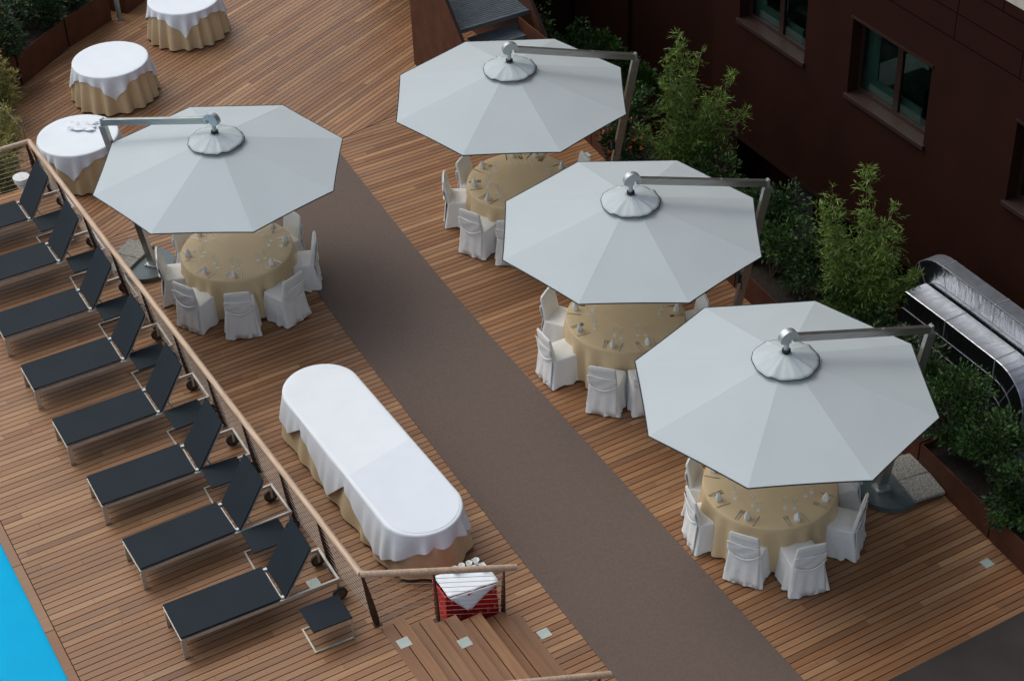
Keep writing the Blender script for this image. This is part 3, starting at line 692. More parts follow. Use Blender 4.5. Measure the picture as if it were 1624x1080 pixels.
# second cloth folded over the near half, seen as a faint step
m = MB(); st_o = [p for p in outline_stadium(OR-0.005, OH, 400) if p[1] < -0.30+0.22*p[0]]
st_o.sort(key=lambda p: p[4]); pl = [(p[0],p[1]) for p in st_o]
m.add([(x,y,0.7815) for x,y in pl], [tuple(range(len(pl)))]); c = m.build('white_overcloth', M['white_shaded'], solid=0.0035); c.location = (OX,OY,0.0015); c.rotation_euler.z = R(1.4)
tag(c, 'second white overcloth lying over the near half of the oval table top', 'tablecloth')
# ------------------------------------------------------------------ umbrellas
def make_umbrella():
    """origin below the canopy centre, mast on +x"""
    rt = empty('cantilever_umbrella', (0,0,0)); RC, zE, zP = 1.93, 2.30, 2.84
    cor = [Vector((RC*cos(pi/8+k*pi/4), RC*sin(pi/8+k*pi/4), zE)) for k in range(8)]
    m = MB(); NS, NR = 10, 12
    for k in range(8):
        a, b = cor[k], cor[(k+1) % 8]; rows = []
        for j in range(NR+1):
            t = 0.04+0.96*j/NR; row = []
            for i in range(NS+1):
                s_ = i/NS; e = a+(b-a)*s_; q = 4*s_*(1-s_)
                e = e*(1-0.004*q); e.z = zE+0.006*q
                p = Vector((e.x*t, e.y*t, zP+(e.z-zP)*t)); p.z -= 0.010*q*t*(1-t*0.75)+0.03*t*(1-t)
                row.append(p)
            rows.append(row)
        m.loft(rows, 0, False, True, closed=False)
    cn = m.build('canopy', M['canopy'], rt)
    for k in range(8):
        pp = MB(); a, b = cor[k], cor[(k+1)%8]
        pts = []
        for i in range(NS+1):
            s_ = i/NS; q = 4*s_*(1-s_); e = (a+(b-a)*s_)*(1-0.004*q); pts.append(Vector((e.x, e.y, zE+0.006*q-0.003)))
        pp.tube(pts, 0.0085, 6); pp.build('edge_piping', M['black'], cn)
    # vent cap
    m = MB(); rings = []; n = 72; edge = []
    for j in range(9):
        t = j/8; ring = []
        for k in range(n):
            a = 2*pi*k/n; rf = 1+0.012*t*sin(5*a+1)+0.012*t*sin(13*a)
            rad = 0.05+0.365*t*rf; zz = zP+0.035-0.065*t-0.050*t*t+0.022*t*(max(0,cos(9*a+0.6))**6-0.5*max(0,cos(14*a+2))**4)
            ring.append(Vector((rad*cos(a), rad*sin(a), zz)))
        rings.append(ring)
    m.loft(rings, 0, False, True); vc = m.build('vent_cap', M['vent'], rt, solid=0.004)
    m = MB(); e_ = rings[-1]; m.tube([p+Vector((0,0,0.0)) for p in e_]+[e_[0]], 0.0065, 6, cap=False); m.build('cap_piping', M['black'], vc)
    for k in range(8):
        a = pi/8+k*pi/4; r_ = MB(); r_.bar((0.1*cos(a),0.1*sin(a),zP-0.06),((RC-0.03)*cos(a),(RC-0.03)*sin(a),zE-0.022),0.018,0.03); r_.build('rib', M['alu'], rt)
    h = MB(); h.disc((0,0,zP-0.12),0.07,0.09,20); h.build('rib_hub', M['black'], rt)
    # hub head
    h = MB(); h.disc((0,0,zP+0.055),0.055,0.03,18); h.build('collar', M['black'], rt)
    h = MB(); h.tube([(0,0,zP+0.085),(0,0,zP+0.18),(0.015,0,zP+0.24)],[0.035,0.03,0.035],12)
    prof = []
    for k in range(17):
        a = R(-25+220*k/16); prof.append((0.02+0.125*cos(a), zP+0.25+0.125*sin(a)))
    prof += [(-0.045,zP+0.19),(0.035,zP+0.20),(0.045,zP+0.26),(0.09,zP+0.27)]
    fr = [Vector((x,-0.045,z)) for x,z in prof]; bk = [Vector((x,0.045,z)) for x,z in prof]
    h.loft([fr,bk],0,True,False); h.build('head_casting', M['cast'], rt, bevel=0.012)
    # arm and mast
    A0 = Vector((0.09,0,zP+0.245)); A1 = Vector((2.04,0,2.635)); B = Vector((1.60,0,0.115))
    h = MB(); h.bar(A0, A1, 0.062, 0.105); h.build('arm', M['alu'], rt, bevel=0.005)
    h = MB(); h.bar(A1+Vector((0.02,0,-0.057)), B, 0.075, 0.125, up=(1,0,0.2)); ms = h.build('mast', M['alu'], rt, bevel=0.005)
    h = MB(); h.box(A1.x+0.0,A1.x+0.035,-0.035,0.035,A1.z-0.06,A1.z+0.065); h.box(1.2,1.36,-0.012,0.012,2.837,2.852)
    h.build('arm_end_cap', M['cast'], rt)
    f = 0.62; c_ = A1*(1-f)+B*f
    h = MB(); h.box(c_.x-0.11,c_.x-0.064,-0.05,0.05,c_.z-0.07,c_.z+0.07); h.tube([(c_.x-0.085,-0.05,c_.z),(c_.x-0.085,-0.12,c_.z),(c_.x-0.085,-0.13,c_.z-0.13)],0.009,6); h.build('crank', M['black'], rt)
    h = MB(); h.disc((1.72,0,0.006),0.45,0.075,48); h.build('base_plate', M['plate'], rt, bevel=0.006)
    h = MB(); h.box(1.50,1.70,-0.09,0.09,0.0812,0.11); 
    for sx in (1.52,1.68):
        for s in (-1,1): h.disc((sx,s*0.07,0.1102),0.012,0.014,8)
    h.build('mast_foot', M['cast'], rt)
    return rt
um0 = make_umbrella()
UM = [('left',7.19,22.63,126.3,'left white octagonal cantilever umbrella, its arm reaching from the left',0),
      ('far',11.93,22.13,-15.5,'farthest white octagonal cantilever umbrella at top middle',0),
      ('mid',11.5,17.93,-13.7,'middle white octagonal cantilever umbrella on the right side',0),
      ('near',11.20,13.90,-9.3,'nearest white octagonal cantilever umbrella at lower right',0)]
CORN = {'left':37.0,'far':38.5,'mid':36.5,'near':41.3}
for i, (kx, x, y, a, lab, _) in enumerate(UM):
    o = um0 if i == 0 else copy_tree(um0)
    o.location = (x, y, 0); o.rotation_euler.z = R(a); tag(o, lab, 'umbrella', 'white octagonal cantilever umbrellas')
    turn = (CORN[kx]-22.5-a) % 45
    if turn > 22.5: turn -= 45
    for ch in o.children:
        if ch.name.split('.')[0] in ('canopy','vent_cap','rib'): ch.rotation_euler.z = R(turn)
    # ballast slabs on the plate
    for q, (s, nm) in enumerate(((-1,'right hand' if kx != 'left' else 'nearer'),(1,'left hand' if kx != 'left' else 'farther'))):
        d_ = Vector((cos(R(a)), sin(R(a)))); n_ = Vector((-d_.y, d_.x)); c_ = Vector((x,y))+d_*2.09+n_*s*0.218
        b = MB(); b.box(-0.235,0.235,-0.213,0.213,0,0.05); sl = b.build('ballast_slab', M['granite'], bevel=0.006)
        sl.location = (c_.x, c_.y, 0.083); sl.rotation_euler.z = R(a+random.uniform(-1,1))
        tag(sl, '%s pebbled concrete slab on the base of %s' % (nm, TAB[kx][2]), 'paving slab', 'pebbled slabs weighing down the umbrella bases')
# ------------------------------------------------------------------ red crates with cloth and cups
def make_crate(w_, d_, h_=0.285):
    m = MB(); hw = w_/2; th = 0.012
    m.box(-hw,hw,0,th,0,h_); m.box(-hw,hw,d_-th,d_,0,h_); m.box(-hw,-hw+th,th,d_-th,0,h_); m.box(hw-th,hw,th,d_-th,0,h_); m.box(-hw+th,hw-th,th,d_-th,0.0,th)
    for z in (0.0,0.10,h_-0.03):
        m.box(-hw-0.006,hw+0.006,-0.006,-0.0004,z+0.002,z+0.022)
        m.box(-hw-0.006,-hw-0.0004,-0.0004,d_,z+0.002,z+0.022)
    for x in ((-0.045,0.05) if w_ < 0.3 else (-0.1,0,0.1)):
        for z in (0.135,0.165,0.195):
            m.box(x-0.011,x-0.001,-0.0035,-0.0004,z-0.006,z+0.006,1); m.box(x+0.008,x+0.016,-0.0035,-0.0004,z-0.014,z-0.004,1)
    return m.build('drinks_crate', [M['red'],M['slot_light']], bevel=0.003)
n_ = 0
for (cx, cy, w_, d_, nmz) in ((6.73,14.44,0.255,0.36,'left'),(6.965,14.35,0.20,0.36,'middle'),(7.18,14.36,0.20,0.36,'right')):
    c0 = make_crate(w_, d_)
    for k in range(2):
        o = c0 if k == 0 else copy_tree(c0)
        o.location = (cx+random.uniform(-.006,.006), cy+0.01*k, 0.005+k*0.288); o.rotation_euler.z = R(random.uniform(-2,2))
        tag(o, 'red plastic drinks crate, %s of the %s stack by the stairs' % (('bottom','top')[k], nmz), 'crate', 'red drinks crates stacked by the stairs')
m = MB(); rows = []
c00, c10, c01, c11 = (6.63,14.42), (7.30,14.34), (6.64,14.84), (7.30,14.74)
for j in range(13):
    row = []
    for i in range(13):
        u, v = i/12, j/12
        x = (c00[0]*(1-u)+c10[0]*u)*(1-v)+(c01[0]*(1-u)+c11[0]*u)*v; y = (c00[1]*(1-u)+c10[1]*u)*(1-v)+(c01[1]*(1-u)+c11[1]*u)*v
        row.append(Vector((x, y, 0.592+0.006*sin(11*u+7*v)+0.004*sin(23*u-9*v))))
    rows.append(row)
tri = []
for j in range(9):
    t = j/8; row = []
    for i in range(9):
        s_ = i/8; xl = 6.63+0.20*t; xr = 7.29-0.42*t; x_ = xl+(xr-xl)*s_
        row.append(Vector((x_, 14.318+(7.30-x_)*0.13*(1-t)-0.015*t, 0.590-0.22*t-0.012*sin(6*s_+2*t)*t)))
    tri.append(row)
m.loft(rows, 0, False, True, closed=False); m.loft(tri, 0, False, True, closed=False)
c = m.build('draped_cloth', M['white_cloth'], solid=0.005); tag(c, 'white cloth with a hanging corner thrown over the red crates', 'cloth')
def make_cup():
    rt = empty('white_cup', (0,0,0)); m = MB(); ring = []
    for r_, z in ((0.022,0),(0.034,0.025),(0.042,0.07),(0.038,0.07),(0.030,0.027),(0.01,0.008)): ring.append([Vector((r_*cos(2*pi*k/20), r_*sin(2*pi*k/20), z)) for k in range(20)])
    m.loft(ring, 0, True, True); m.build('cup_body', M['white_glaze'], rt)
    h = MB(); h.tube([(0.037,0,0.055),(0.062,0,0.05),(0.062,0,0.025),(0.033,0,0.02)],0.005,6); h.build('handle', M['white_glaze'], rt); return rt
cup0 = make_cup()
for i, (x, y, w_) in enumerate(((6.90,14.76,'leftmost'),(7.00,14.76,'second from the left'),(7.10,14.75,'centre'),(7.20,14.75,'rearmost'),(7.22,14.62,'rightmost'))):
    o = cup0 if i == 0 else copy_tree(cup0); o.location = (x, y, 0.604); o.rotation_euler.z = random.uniform(0,6)
    tag(o, w_+' white cup on the cloth over the red crates', 'cup', 'white cups on the red crates')
# ------------------------------------------------------------------ planters
def planter(x0, y0, x1, y1, depth, h, label, gap=0.03, side=1):
    """corten box from (x0,y0) to (x1,y1) along its front; depth to the side"""
    L_ = hypot(x1-x0, y1-y0); an = atan2(y1-y0, x1-x0); rt = empty('steel_planter', (x0,y0,0.0), an); tag(rt, label, 'planter', 'rusty steel planters')
    d_ = depth*side; b = MB(); th = 0.02; L_ -= gap
    ys0, ys1 = sorted((0, d_))
    b.box(0,L_,ys0,ys0+th,0.004,h); b.box(0,L_,ys1-th,ys1,0.004,h); b.box(0,th,ys0+th,ys1-th,0.004,h); b.box(L_-th,L_,ys0+th,ys1-th,0.004,h)
    b.build('box', M['corten'], rt)
    s_ = MB(); s_.box(th,L_-th,ys0+th,ys1-th,0.01,h-0.09); s_.build('soil', M['soil'], rt)
def fx(y): return 13.38+(y-11.9)*(14.15-13.38)/(23.5-11.9)
yy = [9.0,10.45,12.23,13.78,15.35,16.95,18.55,20.15,21.75,23.35,24.9]
wn = ['below the lower right corner','nearest in the lower right corner','beside the slab of the nearest umbrella','hidden behind the nearest umbrella','behind the arm of the nearest umbrella','before the tall bamboo near the ducts','beside the slab of the middle umbrella','behind the middle umbrella arm','before the bamboo at top right','with red flowers behind the farthest umbrella']
for i in range(10):
    planter(fx(yy[i]), yy[i], fx(yy[i+1]), yy[i+1], 0.62, 0.46, 'rusty steel planter '+wn[i], side=-1)
pl = [((3.2,29.0),(6.25,30.93),1.0,'tallest, at the left edge'),((6.27,30.95),(7.50,31.90),0.62,'under the shrubs at top left'),((7.52,31.92),(8.62,32.56),0.62,'left of the lamp pole'),((8.95,32.62),(9.60,33.1),0.9,'right of the lamp pole')]
for (a, b, h, w_) in pl: planter(a[0],a[1],b[0],b[1],0.9,h,'rusty steel planter '+w_, side=1)
q = empty('lamp_post', (8.74,32.50,0.0)); tag(q, 'grey lamp pole standing between the planters at top left', 'lamp post')
b = MB(); b.tube([(0,0,0.004),(0,0,0.55),(0,0,0.57),(0,0,3.6)],[0.05,0.05,0.032,0.032],14); b.disc((0,0,0.004),0.08,0.02,18); b.build('pole', M['pole'], q)
b = MB(); b.disc((0,0,3.6),0.14,0.10,24,r2=0.17); b.build('lamp_head', M['pole'], q)
# ------------------------------------------------------------------ plants
def leaf(mb, p, d, w_, l, tone, up=Vector((0,0,1))):
    s = d.cross(up)
    if s.length < 1e-3: s = Vector((1,0,0))
    s.normalize(); n = s.cross(d).normalized()
    mb.add([p, p+d*l*0.45+s*w_+n*w_*0.25, p+d*l, p+d*l*0.45-s*w_+n*w_*0.25], [(0,1,2),(0,2,3)], 0, tone)
def rdir(rn, zmin=-0.4):
    while True:
        v = Vector((rn.uniform(-1,1), rn.uniform(-1,1), rn.uniform(zmin,1)))
        if 0.1 < v.length < 1: return v.normalized()
def shrub(x, y, z, r, h, label, seed, lm='leaf', cat='shrub', nleaf=2400, lsize=0.068, name='leafy_shrub', flowers=0, grp='shrubs in the planters'):
    rn = random.Random(seed); rt = empty(name, (x,y,z)); tag(rt, label, cat, grp)
    tips = []; b = MB()
    for k in range(rn.randint(11,15)):
        a = rn.uniform(0,2*pi); rr = r*rn.uniform(0.25,1.0); zz = h*rn.uniform(0.35,1.0)*(1-0.25*rr/r)
        tip = Vector((rr*cos(a), rr*sin(a), zz)); mid = Vector((tip.x*0.35, tip.y*0.35, zz*0.55))
        b.tube([Vector((rn.uniform(-.04,.04),rn.uniform(-.04,.04),0)), mid, tip],[0.014,0.009,0.003],5)
        tips.append((mid*0.6+tip*0.4, r*0.22)); tips.append((tip, r*0.27)); 
        for q in range(2):
            t2 = tip+Vector((rn.uniform(-.3,.3)*r, rn.uniform(-.3,.3)*r, rn.uniform(-.15,.25)*h)); b.tube([mid*0.5+tip*0.5, t2],[0.006,0.002],4); tips.append((t2, r*0.2))
    b.build('stems', M['bark'], rt)
    m = MB(); ct = Vector((0,0,h*0.45))
    for k in range(nleaf):
        c_, sp = rn.choice(tips); v = rdir(rn, -1); p = c_+Vector((v.x,v.y,v.z*0.8))*sp*(rn.random()**0.5)*1.25
        if p.z < 0: continue
        d_ = (v*0.6+(p-ct).normalized()*0.7+Vector((0,0,rn.uniform(-.3,.4)))).normalized()
        l = lsize*rn.uniform(0.6,1.3); leaf(m, p, d_, l*0.28, l, min(1,max(0,rn.gauss(0.42,0.24))), rdir(rn, 0.2))
    m.build('foliage', M[lm], rt, tones=True)
    if flowers:
        for k in range(flowers):
            c_, sp = rn.choice(tips); f = MB(); p = c_+Vector((0,0,sp*0.8))+rdir(rn)*0.08
            for q in range(9): leaf(f, p, rdir(rn, -0.1), 0.018, 0.05, 0)
            f.build('flower', M['flower'], rt)
    return rt
def bamboo(x, y, z, r, h, label, seed, lm='leaf_bamboo', canes=16, nleaf=5200, lean=0.0, spires=((0,0,1.0),(0.42,0.12,0.86),(-0.35,0.1,0.84))):
    """several leaning plumes: each spire is a bundle of canes ending in one feathery tip"""
    rn = random.Random(seed); rt = empty('bamboo_plant', (x,y,z)); tag(rt, label, 'bamboo', 'bamboo clumps in the planters')
    b = MB(); cl = []
    for k in range(canes):
        sx, sy_, sh = spires[k % len(spires)]
        spread = 0.10+0.30*rn.random()**1.5; a = rn.uniform(0,2*pi)
        hh = h*sh*(1.0 if k < len(spires) else rn.uniform(0.45,0.93))
        tipx, tipy = sx*r+spread*r*cos(a)*(0 if k < len(spires) else 1.5), sy_*r+spread*r*sin(a)*(0 if k < len(spires) else 1.5)
        p0 = Vector((rn.uniform(-.22,.22)*r, rn.uniform(-.22,.22)*r, 0)); pts = []
        for i in range(8):
            t = i/7; pts.append(Vector((p0.x+(tipx-p0.x)*t**1.3+0.02*sin(5*t+k), p0.y+(tipy-p0.y)*t**1.3, hh*t)))
        b.tube(pts, [0.009*(1-0.75*i/7) for i in range(8)], 5); cl.append((pts, hh, a))
    b.build('canes', M['cane'], rt)
    m = MB(); sprays = []
    for k in range(nleaf//9):
        pts, hh, a = rn.choice(cl); t = 0.10+0.90*rn.random()**0.75; i = min(6, int(t*7)); f = t*7-i
        c_ = pts[i]*(1-f)+pts[i+1]*f; reach = r*(0.10+0.62*(1-t)**0.6*min(1,t*2.5))*rn.uniform(0.2,1.15)
        v = rdir(rn, -0.1); v.z = abs(v.z)*0.6; sprays.append((c_, v, reach, t))
    for c_, v, reach, t in sprays:
        for q in range(9):
            f = (q+1)/9; p = c_+v*reach*f+Vector((0,0,-0.25*reach*f*f))+rdir(rn,-1)*0.02
            d_ = (v+rdir(rn,-1)*0.75+Vector((0,0,rn.uniform(-0.55,0.35)))).normalized(); l = rn.uniform(0.06,0.125)
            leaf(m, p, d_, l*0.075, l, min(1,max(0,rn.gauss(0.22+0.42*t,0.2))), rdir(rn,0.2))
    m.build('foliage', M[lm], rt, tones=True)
    return rt
ZS = 0.37
bamboo(14.50, 16.50, ZS-0.35, 0.80, 3.05, 'tall green bamboo rising beside the silver ducts', 11, canes=26, nleaf=19000, spires=((0.0,0.0,1.0),(-0.55,0.25,0.90),(0.45,-0.30,0.80),(0.1,-0.5,0.6),(-0.5,-.1,.62)))
bamboo(14.65, 21.2, ZS-0.35, 0.78, 3.0, 'tall yellowish bamboo against the dark wing at top right', 12, canes=24, nleaf=16000, spires=((-0.15,0.1,1.0),(0.30,-0.10,0.88),(0.85,-0.55,0.78),(-.4,.3,.72),(0.3,-.5,.6)))
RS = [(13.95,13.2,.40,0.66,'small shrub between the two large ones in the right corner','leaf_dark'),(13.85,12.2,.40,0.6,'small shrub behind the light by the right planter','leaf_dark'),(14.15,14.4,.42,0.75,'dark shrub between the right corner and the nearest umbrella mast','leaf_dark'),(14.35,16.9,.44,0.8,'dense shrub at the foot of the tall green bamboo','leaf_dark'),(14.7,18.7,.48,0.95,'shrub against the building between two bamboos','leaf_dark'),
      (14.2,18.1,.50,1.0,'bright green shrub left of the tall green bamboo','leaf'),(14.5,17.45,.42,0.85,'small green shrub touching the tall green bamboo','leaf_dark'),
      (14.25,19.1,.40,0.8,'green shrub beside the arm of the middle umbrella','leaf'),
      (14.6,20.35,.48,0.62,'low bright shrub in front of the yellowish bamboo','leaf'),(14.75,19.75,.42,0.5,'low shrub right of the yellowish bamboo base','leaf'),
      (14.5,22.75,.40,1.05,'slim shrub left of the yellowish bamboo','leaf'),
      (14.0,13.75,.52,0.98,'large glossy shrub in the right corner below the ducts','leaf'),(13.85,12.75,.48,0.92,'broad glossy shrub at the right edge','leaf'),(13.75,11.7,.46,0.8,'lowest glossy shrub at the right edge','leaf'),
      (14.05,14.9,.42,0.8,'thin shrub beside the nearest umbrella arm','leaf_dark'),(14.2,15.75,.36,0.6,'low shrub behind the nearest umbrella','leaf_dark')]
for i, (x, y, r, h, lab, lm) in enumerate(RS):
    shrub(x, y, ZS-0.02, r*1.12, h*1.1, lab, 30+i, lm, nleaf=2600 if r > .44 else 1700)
shrub(14.05, 22.15, ZS-0.02, .42, 0.70, 'shrub with red and orange flowers by the farthest umbrella', 55, 'leaf_dark', flowers=14, nleaf=1700)
# shrubs growing from the garden below the far right of the deck
for i, (x, y, r, h, z, lab) in enumerate(((15.4,26.35,.60,1.3,-0.6,'bushy green shrub at top middle behind the farthest umbrella'),(15.35,27.8,.60,1.5,-0.6,'green shrub at the top edge beside the stair wall'),(15.95,25.6,.5,1.3,-0.6,'rounded shrub right of the bushy one at top middle'),(16.3,25.0,.42,0.9,-0.6,'small shrub above the farthest umbrella arm'))):
    shrub(x, y, z, r, h, lab, 70+i, 'leaf', nleaf=2600, grp='shrubs behind the farthest umbrella')
for i, (x, y, r, h, lab, fl) in enumerate(((4.9,30.55,.62,1.0,'dark shrub at the top left corner',4),(6.0,31.35,.60,0.85,'dark leafy shrub above the left planter',4),(6.95,32.0,.55,0.80,'dark shrub with red berries at top left',7),(7.8,32.55,.55,0.75,'dark shrub left of the lamp pole',3),(5.6,32.3,.7,1.4,'light green bush behind the top left planters',0),(7.3,33.4,.8,1.3,'rear bush behind the lamp pole planters',0))):
    shrub(x, y, 0.45, r*1.12, h*1.2, lab, 90+i, 'leaf_dark' if i < 4 else 'leaf', nleaf=3000, lsize=0.085, flowers=fl, grp='shrubs in the top left planters')
bamboo(4.72, 26.75, 0.0, 0.42, 1.75, 'yellow green bamboo at the left edge behind the railing', 13, 'leaf_gold', canes=26, nleaf=6500)
bamboo(5.12, 28.0, 0.0, 0.45, 1.5, 'pale bamboo with bare stems inside the cane trellis', 14, 'leaf_gold', canes=24, nleaf=5000)
bamboo(5.5, 29.75, 0.0, 0.48, 1.6, 'yellow bamboo tuft beside the tallest planter', 15, 'leaf_gold', canes=20, nleaf=6500)
q = empty('bamboo_trellis', (5.42,28.7,0)); tag(q, 'thin cane trellis holding the bamboo at the left edge', 'trellis')
for x, y in ((0.05,-0.9),(0.0,0.0),(-0.35,0.75)):
    b = MB(); b.tube([(x,y,0.004),(x,y,1.05)],0.014,6); b.build('stake', M['cane'], q)
b = MB()
for z in (0.45,0.85): b.tube([(0.05,-0.9,z),(0.0,0.0,z),(-0.35,0.75,z)],0.010,6); b.tube([(0.0,0.0,z),(-1.2,-0.2,z)],0.010,6)
b.build('cross_cane', M['cane'], q)
# ------------------------------------------------------------------ building on the right
BX = 17.0
bd = empty('brown_building', (BX, 18.0, -3.0)); tag(bd, 'dark brown clad building along the right side with square windows', 'building')
def wl(y, z): return (y-18.0, z+3.0)
WIN = [(14.35,16.27,1.75,3.12),(18.14,20.04,1.75,3.12),(21.2,23.05,1.78,3.15)]
wm = MB(); Y0, Y1, Z0, Z1 = -14.0, 23.8, -0.45, 19.0; TH = 0.30  # unseen height and near run stretched to keep sky light off the deck
ycur = Y0
for (a, b_, c_, d_) in WIN:
    wm.box(0,TH,ycur-18,a-18,Z0+3,Z1+3); wm.box(0,TH,a-18,b_-18,Z0+3,c_+3); wm.box(0,TH,a-18,b_-18,d_+3,Z1+3); ycur = b_
wm.box(0,TH,ycur-18,Y1-18,Z0+3,Z1+3)
wm.build('wall', M['facade'], bd)
sm = MB()
for k in range(6):          # cladding joints above the windows
    z = 3.75+k*0.42+3; sm.box(-0.004,-0.0004,Y0-18,Y1-18,z,z+0.012)
rn = random.Random(2)
for k in range(6):
    z = 3.75+k*0.42+3
    y = Y0-18+rn.random()
    while y < Y1-18: sm.box(-0.0045,-0.0006,y,y+0.01,z+0.014,z+0.41); y += 1.4
sm.build('cladding_joint', M['joint'], bd)
for (a, b_, c_, d_) in WIN:
    y0, y1, z0, z1 = a-18, b_-18, c_+3, d_+3; ym = (y0+y1)/2
    f = MB(); xr = 0.20
    for q in ((y0,y0+.07,z0,z1),(y1-.07,y1,z0,z1),(ym-.06,ym+.06,z0,z1)): f.box(xr,xr+.06,*q)
    for q in ((y0+.07,ym-.06),(ym+.06,y1-.07)): f.box(xr,xr+.06,q[0],q[1],z0,z0+.07); f.box(xr,xr+.06,q[0],q[1],z1-.07,z1)
    fr = f.build('window', M['frame'], bd)
    for q in ((y0+.07,ym-.06),(ym+.06,y1-.07)):
        p = MB(); p.box(xr+.028,xr+.032,q[0],q[1],z0+.07,z1-.07); p.build('pane', M['pane'], fr)
    s_ = MB(); s_.box(-0.05,xr,y0-.04,y1+.04,z0-.07,z0+.006); s_.build('sill', M['facade_trim'], fr, bevel=0.004)
    h_ = MB(); h_.box(-0.02,0.02,y0-.03,y1+.03,z1-0.012,z1+.03); h_.build('lintel', M['frame'], fr)
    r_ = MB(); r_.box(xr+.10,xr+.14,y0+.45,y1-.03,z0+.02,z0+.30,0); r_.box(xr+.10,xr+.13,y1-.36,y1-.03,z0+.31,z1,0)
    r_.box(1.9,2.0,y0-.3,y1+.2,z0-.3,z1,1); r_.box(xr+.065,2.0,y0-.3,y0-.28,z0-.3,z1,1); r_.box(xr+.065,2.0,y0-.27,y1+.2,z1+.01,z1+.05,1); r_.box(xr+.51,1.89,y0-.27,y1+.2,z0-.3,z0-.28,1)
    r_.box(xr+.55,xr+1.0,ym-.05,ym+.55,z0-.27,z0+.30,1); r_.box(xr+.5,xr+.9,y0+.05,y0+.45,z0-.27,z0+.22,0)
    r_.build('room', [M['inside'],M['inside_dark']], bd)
r_ = MB(); r_.box(-0.001,3.0,Y0-18,Y1-18,Z0+3-0.12,Z0+3-0.002); r_.build('soffit', M['frame'], bd)
r_ = MB(); r_.box(1.1,1.3,Y0-18,Y1-18+3,0.0,Z0+3-0.125); r_.box(0.2,0.3,20.9-18,21.5-18,0.0,Z0+3-0.125,1); r_.build('ground_floor_wall', [M['facade'],M['concrete']], bd)
r_ = MB(); r_.box(-0.55,-0.002,8-18,16.36-18,5.16+3,5.30+3); r_.build('ledge', M['pale'], bd)
# wing closing the far end
wg = MB(); wg.box(17.22-BX,18.42-BX,27.0-18,29.0-18,0,18.0); wg.box(18.42-BX,22-BX,28.6-18,29.2-18,0,18.0); wg.box(13.6-BX,17.22-BX,31.0-18,31.3-18,0,18.0); wg.box(TH,1.6,23.8-18,28.6-18,0,18.0); wg.box(14.65-BX,19-BX,29.4-18,29.6-18,0,18.0)
wg.build('wing', M['facade'], bd)
# low screen with a pale rim by the corner
q = empty('steel_screen', (15.61,23.12,-3.0), atan2(22.43-23.12,16.55-15.61)); tag(q, 'low rusty screen with a pale top rim between the bamboo and the building', 'screen')
b = MB(); b.box(0,1.16,0,0.03,0,2.96); b.box(1.16,1.22,0,0.05,0,2.97); b.build('screen_panel', M['post'], q)
b = MB(); b.box(-0.02,1.22,-0.02,0.05,2.972,3.0); b.build('rim', M['facade_trim'], q)
# ------------------------------------------------------------------ foil ducts
def duct(name, label, path, w_, h_, seams, rn):
    """path: list of (y, ztop); rectangular section w_ wide at x, h_ tall, following the path in the YZ plane"""
    rt = empty(name, (path[0][0], path[0][1], 0)); return rt
def duct_path(mb, x0, x1, pts, h_):
    rings = []
    P = [Vector((0,y,z)) for y, z in pts]
    for i, p in enumerate(P):
        d_ = (P[min(i+1,len(P)-1)]-P[max(i-1,0)]).normalized(); n_ = Vector((0, -d_.z, d_.y))
        if n_.z < 0 and i < 2: n_ = -n_
        lo = p-n_*h_
        rings.append([Vector((x0,lo.y,lo.z)),Vector((x1,lo.y,lo.z)),Vector((x1,p.y,p.z)),Vector((x0,p.y,p.z))])
    n = len(rings)
    for i in range(n-1):
        a, b = rings[i], rings[i+1]
        for k in range(4):
            k2 = (k+1)%4; mb.add([a[k],a[k2],b[k2],b[k]], [(0,1,2,3)], 1 if (k == 2) else 0)
    mb.add(rings[0], [(0,1,2,3)], 0); mb.add(rings[-1], [(3,2,1,0)], 0)
    return rings
def arc(y, z, r_, a0, a1, n=7): return [(y+r_*cos(R(a0+(a1-a0)*i/n)), z+r_*sin(R(a0+(a1-a0)*i/n))) for i in range(n+1)]
def duct_thing(label, x0, x1, top, bot, seams, topmat):
    """rectangular foil duct: matching top and bottom lines in the (y, z) plane"""
    q = empty('ventilation_duct', ((x0+x1)/2, top[0][0], -3.0)); tag(q, label, 'duct', 'silver foil ventilation ducts')
    off = q.location.copy(); rings = []
    for (y,z),(yi,zi) in zip(top, bot):
        T_, B_ = Vector((0,y,z))-off, Vector((0,yi,zi))-off; dn = (B_-T_).normalized(); rr_ = 0.02
        ring = [B_+Vector((x0,0,0)), B_+Vector((x1,0,0)), T_+Vector((x1,0,0))]
        for a in (0,22.5,45,67.5,90): ring.append(T_+Vector((x0+rr_-rr_*sin(R(a)),0,0))+dn*(rr_-rr_*cos(R(a))))
        rings.append(ring)
    mb = MB()
    for i in range(len(rings)-1):
        a, b = rings[i], rings[i+1]
        for k in range(8):
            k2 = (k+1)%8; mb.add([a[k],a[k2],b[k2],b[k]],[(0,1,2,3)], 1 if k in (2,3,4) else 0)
    mb.add(rings[0],[tuple(range(8))]); mb.add(rings[-1],[tuple(range(8))[::-1]])
    mb.build('duct_body', [M['duct'],M[topmat]], q)
    for f_ in (0.33, 0.66):      # folded joints running along the camera side
        t_ = MB(); t_.tube([r_[7]*(1-f_)+r_[0]*f_+Vector((-0.004,0,0)) for r_ in rings], 0.006, 5); t_.build('side_joint', M['seam'], q)
    for i in seams:
        a, b = rings[i], rings[i+1]; f = 0.022/max(0.06,(b[3]-a[3]).length); ca = sum(a, Vector())/8; cb = sum(b, Vector())/8
        ra = [p+(p-ca).normalized()*0.006 for p in a]; rb = [p+(q_-p)*f+(p-ca).normalized()*0.006 for p, q_ in zip(a, b)]
        t_ = MB(); t_.loft([ra, rb], 0, True, False); t_.build('tape_band', M['seam'], q)
    return q
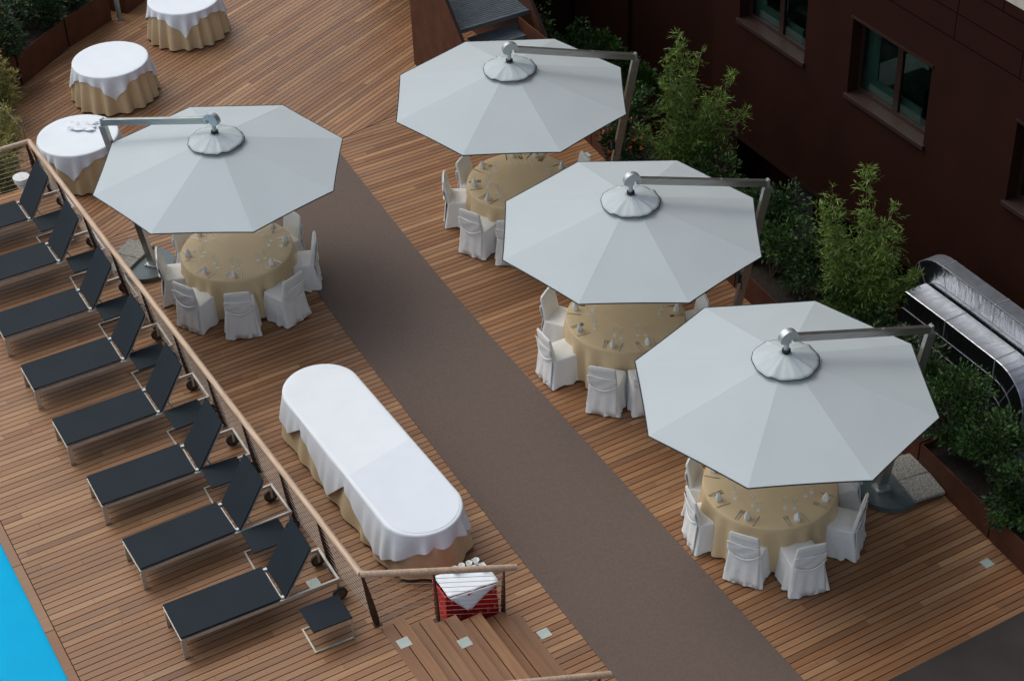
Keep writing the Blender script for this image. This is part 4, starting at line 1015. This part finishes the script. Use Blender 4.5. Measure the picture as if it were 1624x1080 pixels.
topA = [(9.0,0.90),(10.5,0.90),(12.1,0.90),(13.7,0.90),(15.2,0.89),(16.35,0.88)]+[(16.40+0.62*sin(R(a)),0.26+0.62*cos(R(a))) for a in range(10,91,10)]+[(17.02,-2.95)]
botA = [(9.0,-0.10),(10.5,-0.10),(12.1,-0.10),(13.7,-0.10),(15.2,-0.11),(16.0,-0.12)]+[(16.05+0.27*sin(R(a)),-0.39+0.27*cos(R(a))) for a in range(10,91,10)]+[(16.32,-2.95)]
duct_thing('rear silver foil ventilation duct along the brown building', 16.02, 16.28, topA, botA, (1,2,3,4,5,10), 'duct_top')
topB = [(13.95,-2.95),(13.95,-0.25)]+[(14.60-0.65*cos(R(a)),-0.20+0.65*sin(R(a))) for a in range(10,91,10)]+[(14.62,0.45),(15.7,0.45),(16.62,0.43),(16.66,0.40)]
botB = [(14.52,-2.95),(14.52,-0.60)]+[(14.60-0.08*cos(R(a)),-0.55+0.08*sin(R(a))) for a in range(10,91,10)]+[(14.62,-0.47),(15.7,-0.47),(16.62,-0.47),(16.66,-0.47)]
duct_thing('front silver foil duct bending down toward the right edge', 15.58, 15.98, topB, botB, (6,11,12), 'duct_lit')
b = MB(); b.bar((15.2,16.5,-0.42),(16.5,15.6,-0.42),0.05,0.05); b.bar((15.45,13.6,-1.0),(15.45,16.9,-1.0),0.05,0.05); o = b.build('duct_bracket', M['steel'])
tag(o, 'steel support rails under the silver foil ducts', 'bracket')
# ------------------------------------------------------------------ outside stair with rusty side panels
sx0, sx1 = 12.87, 14.42
q = empty('steel_staircase', (sx0, 25.2, 0)); tag(q, 'stair between rusty steel side panels with grey slatted treads at top middle', 'staircase')
def rimz(y): return 0.98+(y-25.2)*1.0
for xx in (sx0, sx1):
    b = MB(); ya, yb = 24.6, 28.6
    poly = [(ya,-0.02),(27.66,-0.02),(27.66,rimz(27.66)),(ya,rimz(ya))] if xx == sx0 else [(ya,-0.6),(28.6,-0.6),(28.6,rimz(28.6)),(ya,rimz(ya))]
    vs = [(xx-sx0, y-25.2, z) for y, z in poly]+[(xx-sx0+0.04, y-25.2, z) for y, z in poly]
    b.add(vs, [(0,1,2,3),(7,6,5,4),(0,4,5,1),(1,5,6,2),(2,6,7,3),(3,7,4,0)]); b.build('side_panel', M['corten'], q)
    b = MB(); y1 = 27.66 if xx == sx0 else 28.6
    b.bar((xx-sx0+0.02, ya-25.2, rimz(ya)+0.006), (xx-sx0+0.02, y1-25.2, rimz(y1)+0.006), 0.06, 0.02); b.build('rim', M['facade_trim'], q)
def slats(y0, y1, z, n, name='slatted_tread', xa=0.05):
    b = MB(); p = (y1-y0)/n
    for k in range(n): b.box(xa, sx1-sx0-0.01, y0-25.2+p*k, y0-25.2+p*(k+0.72), z-0.03, z)
    b.box(xa, sx1-sx0-0.01, y0-25.2-0.045, y0-25.2-0.015, z-0.07, z+0.01); b.build(name, M['grate'], q)
slats(25.93, 28.2, 1.45, 34, 'landing'); slats(25.62, 26.1, 1.15, 8, xa=0.35); slats(25.2, 25.55, 0.85, 6); slats(24.8, 25.13, 0.55, 6)
b = MB(); b.box(1.28,1.31,24.6-25.2,25.85-25.2,0.2,1.40); b.build('inner_panel', M['corten'], q)
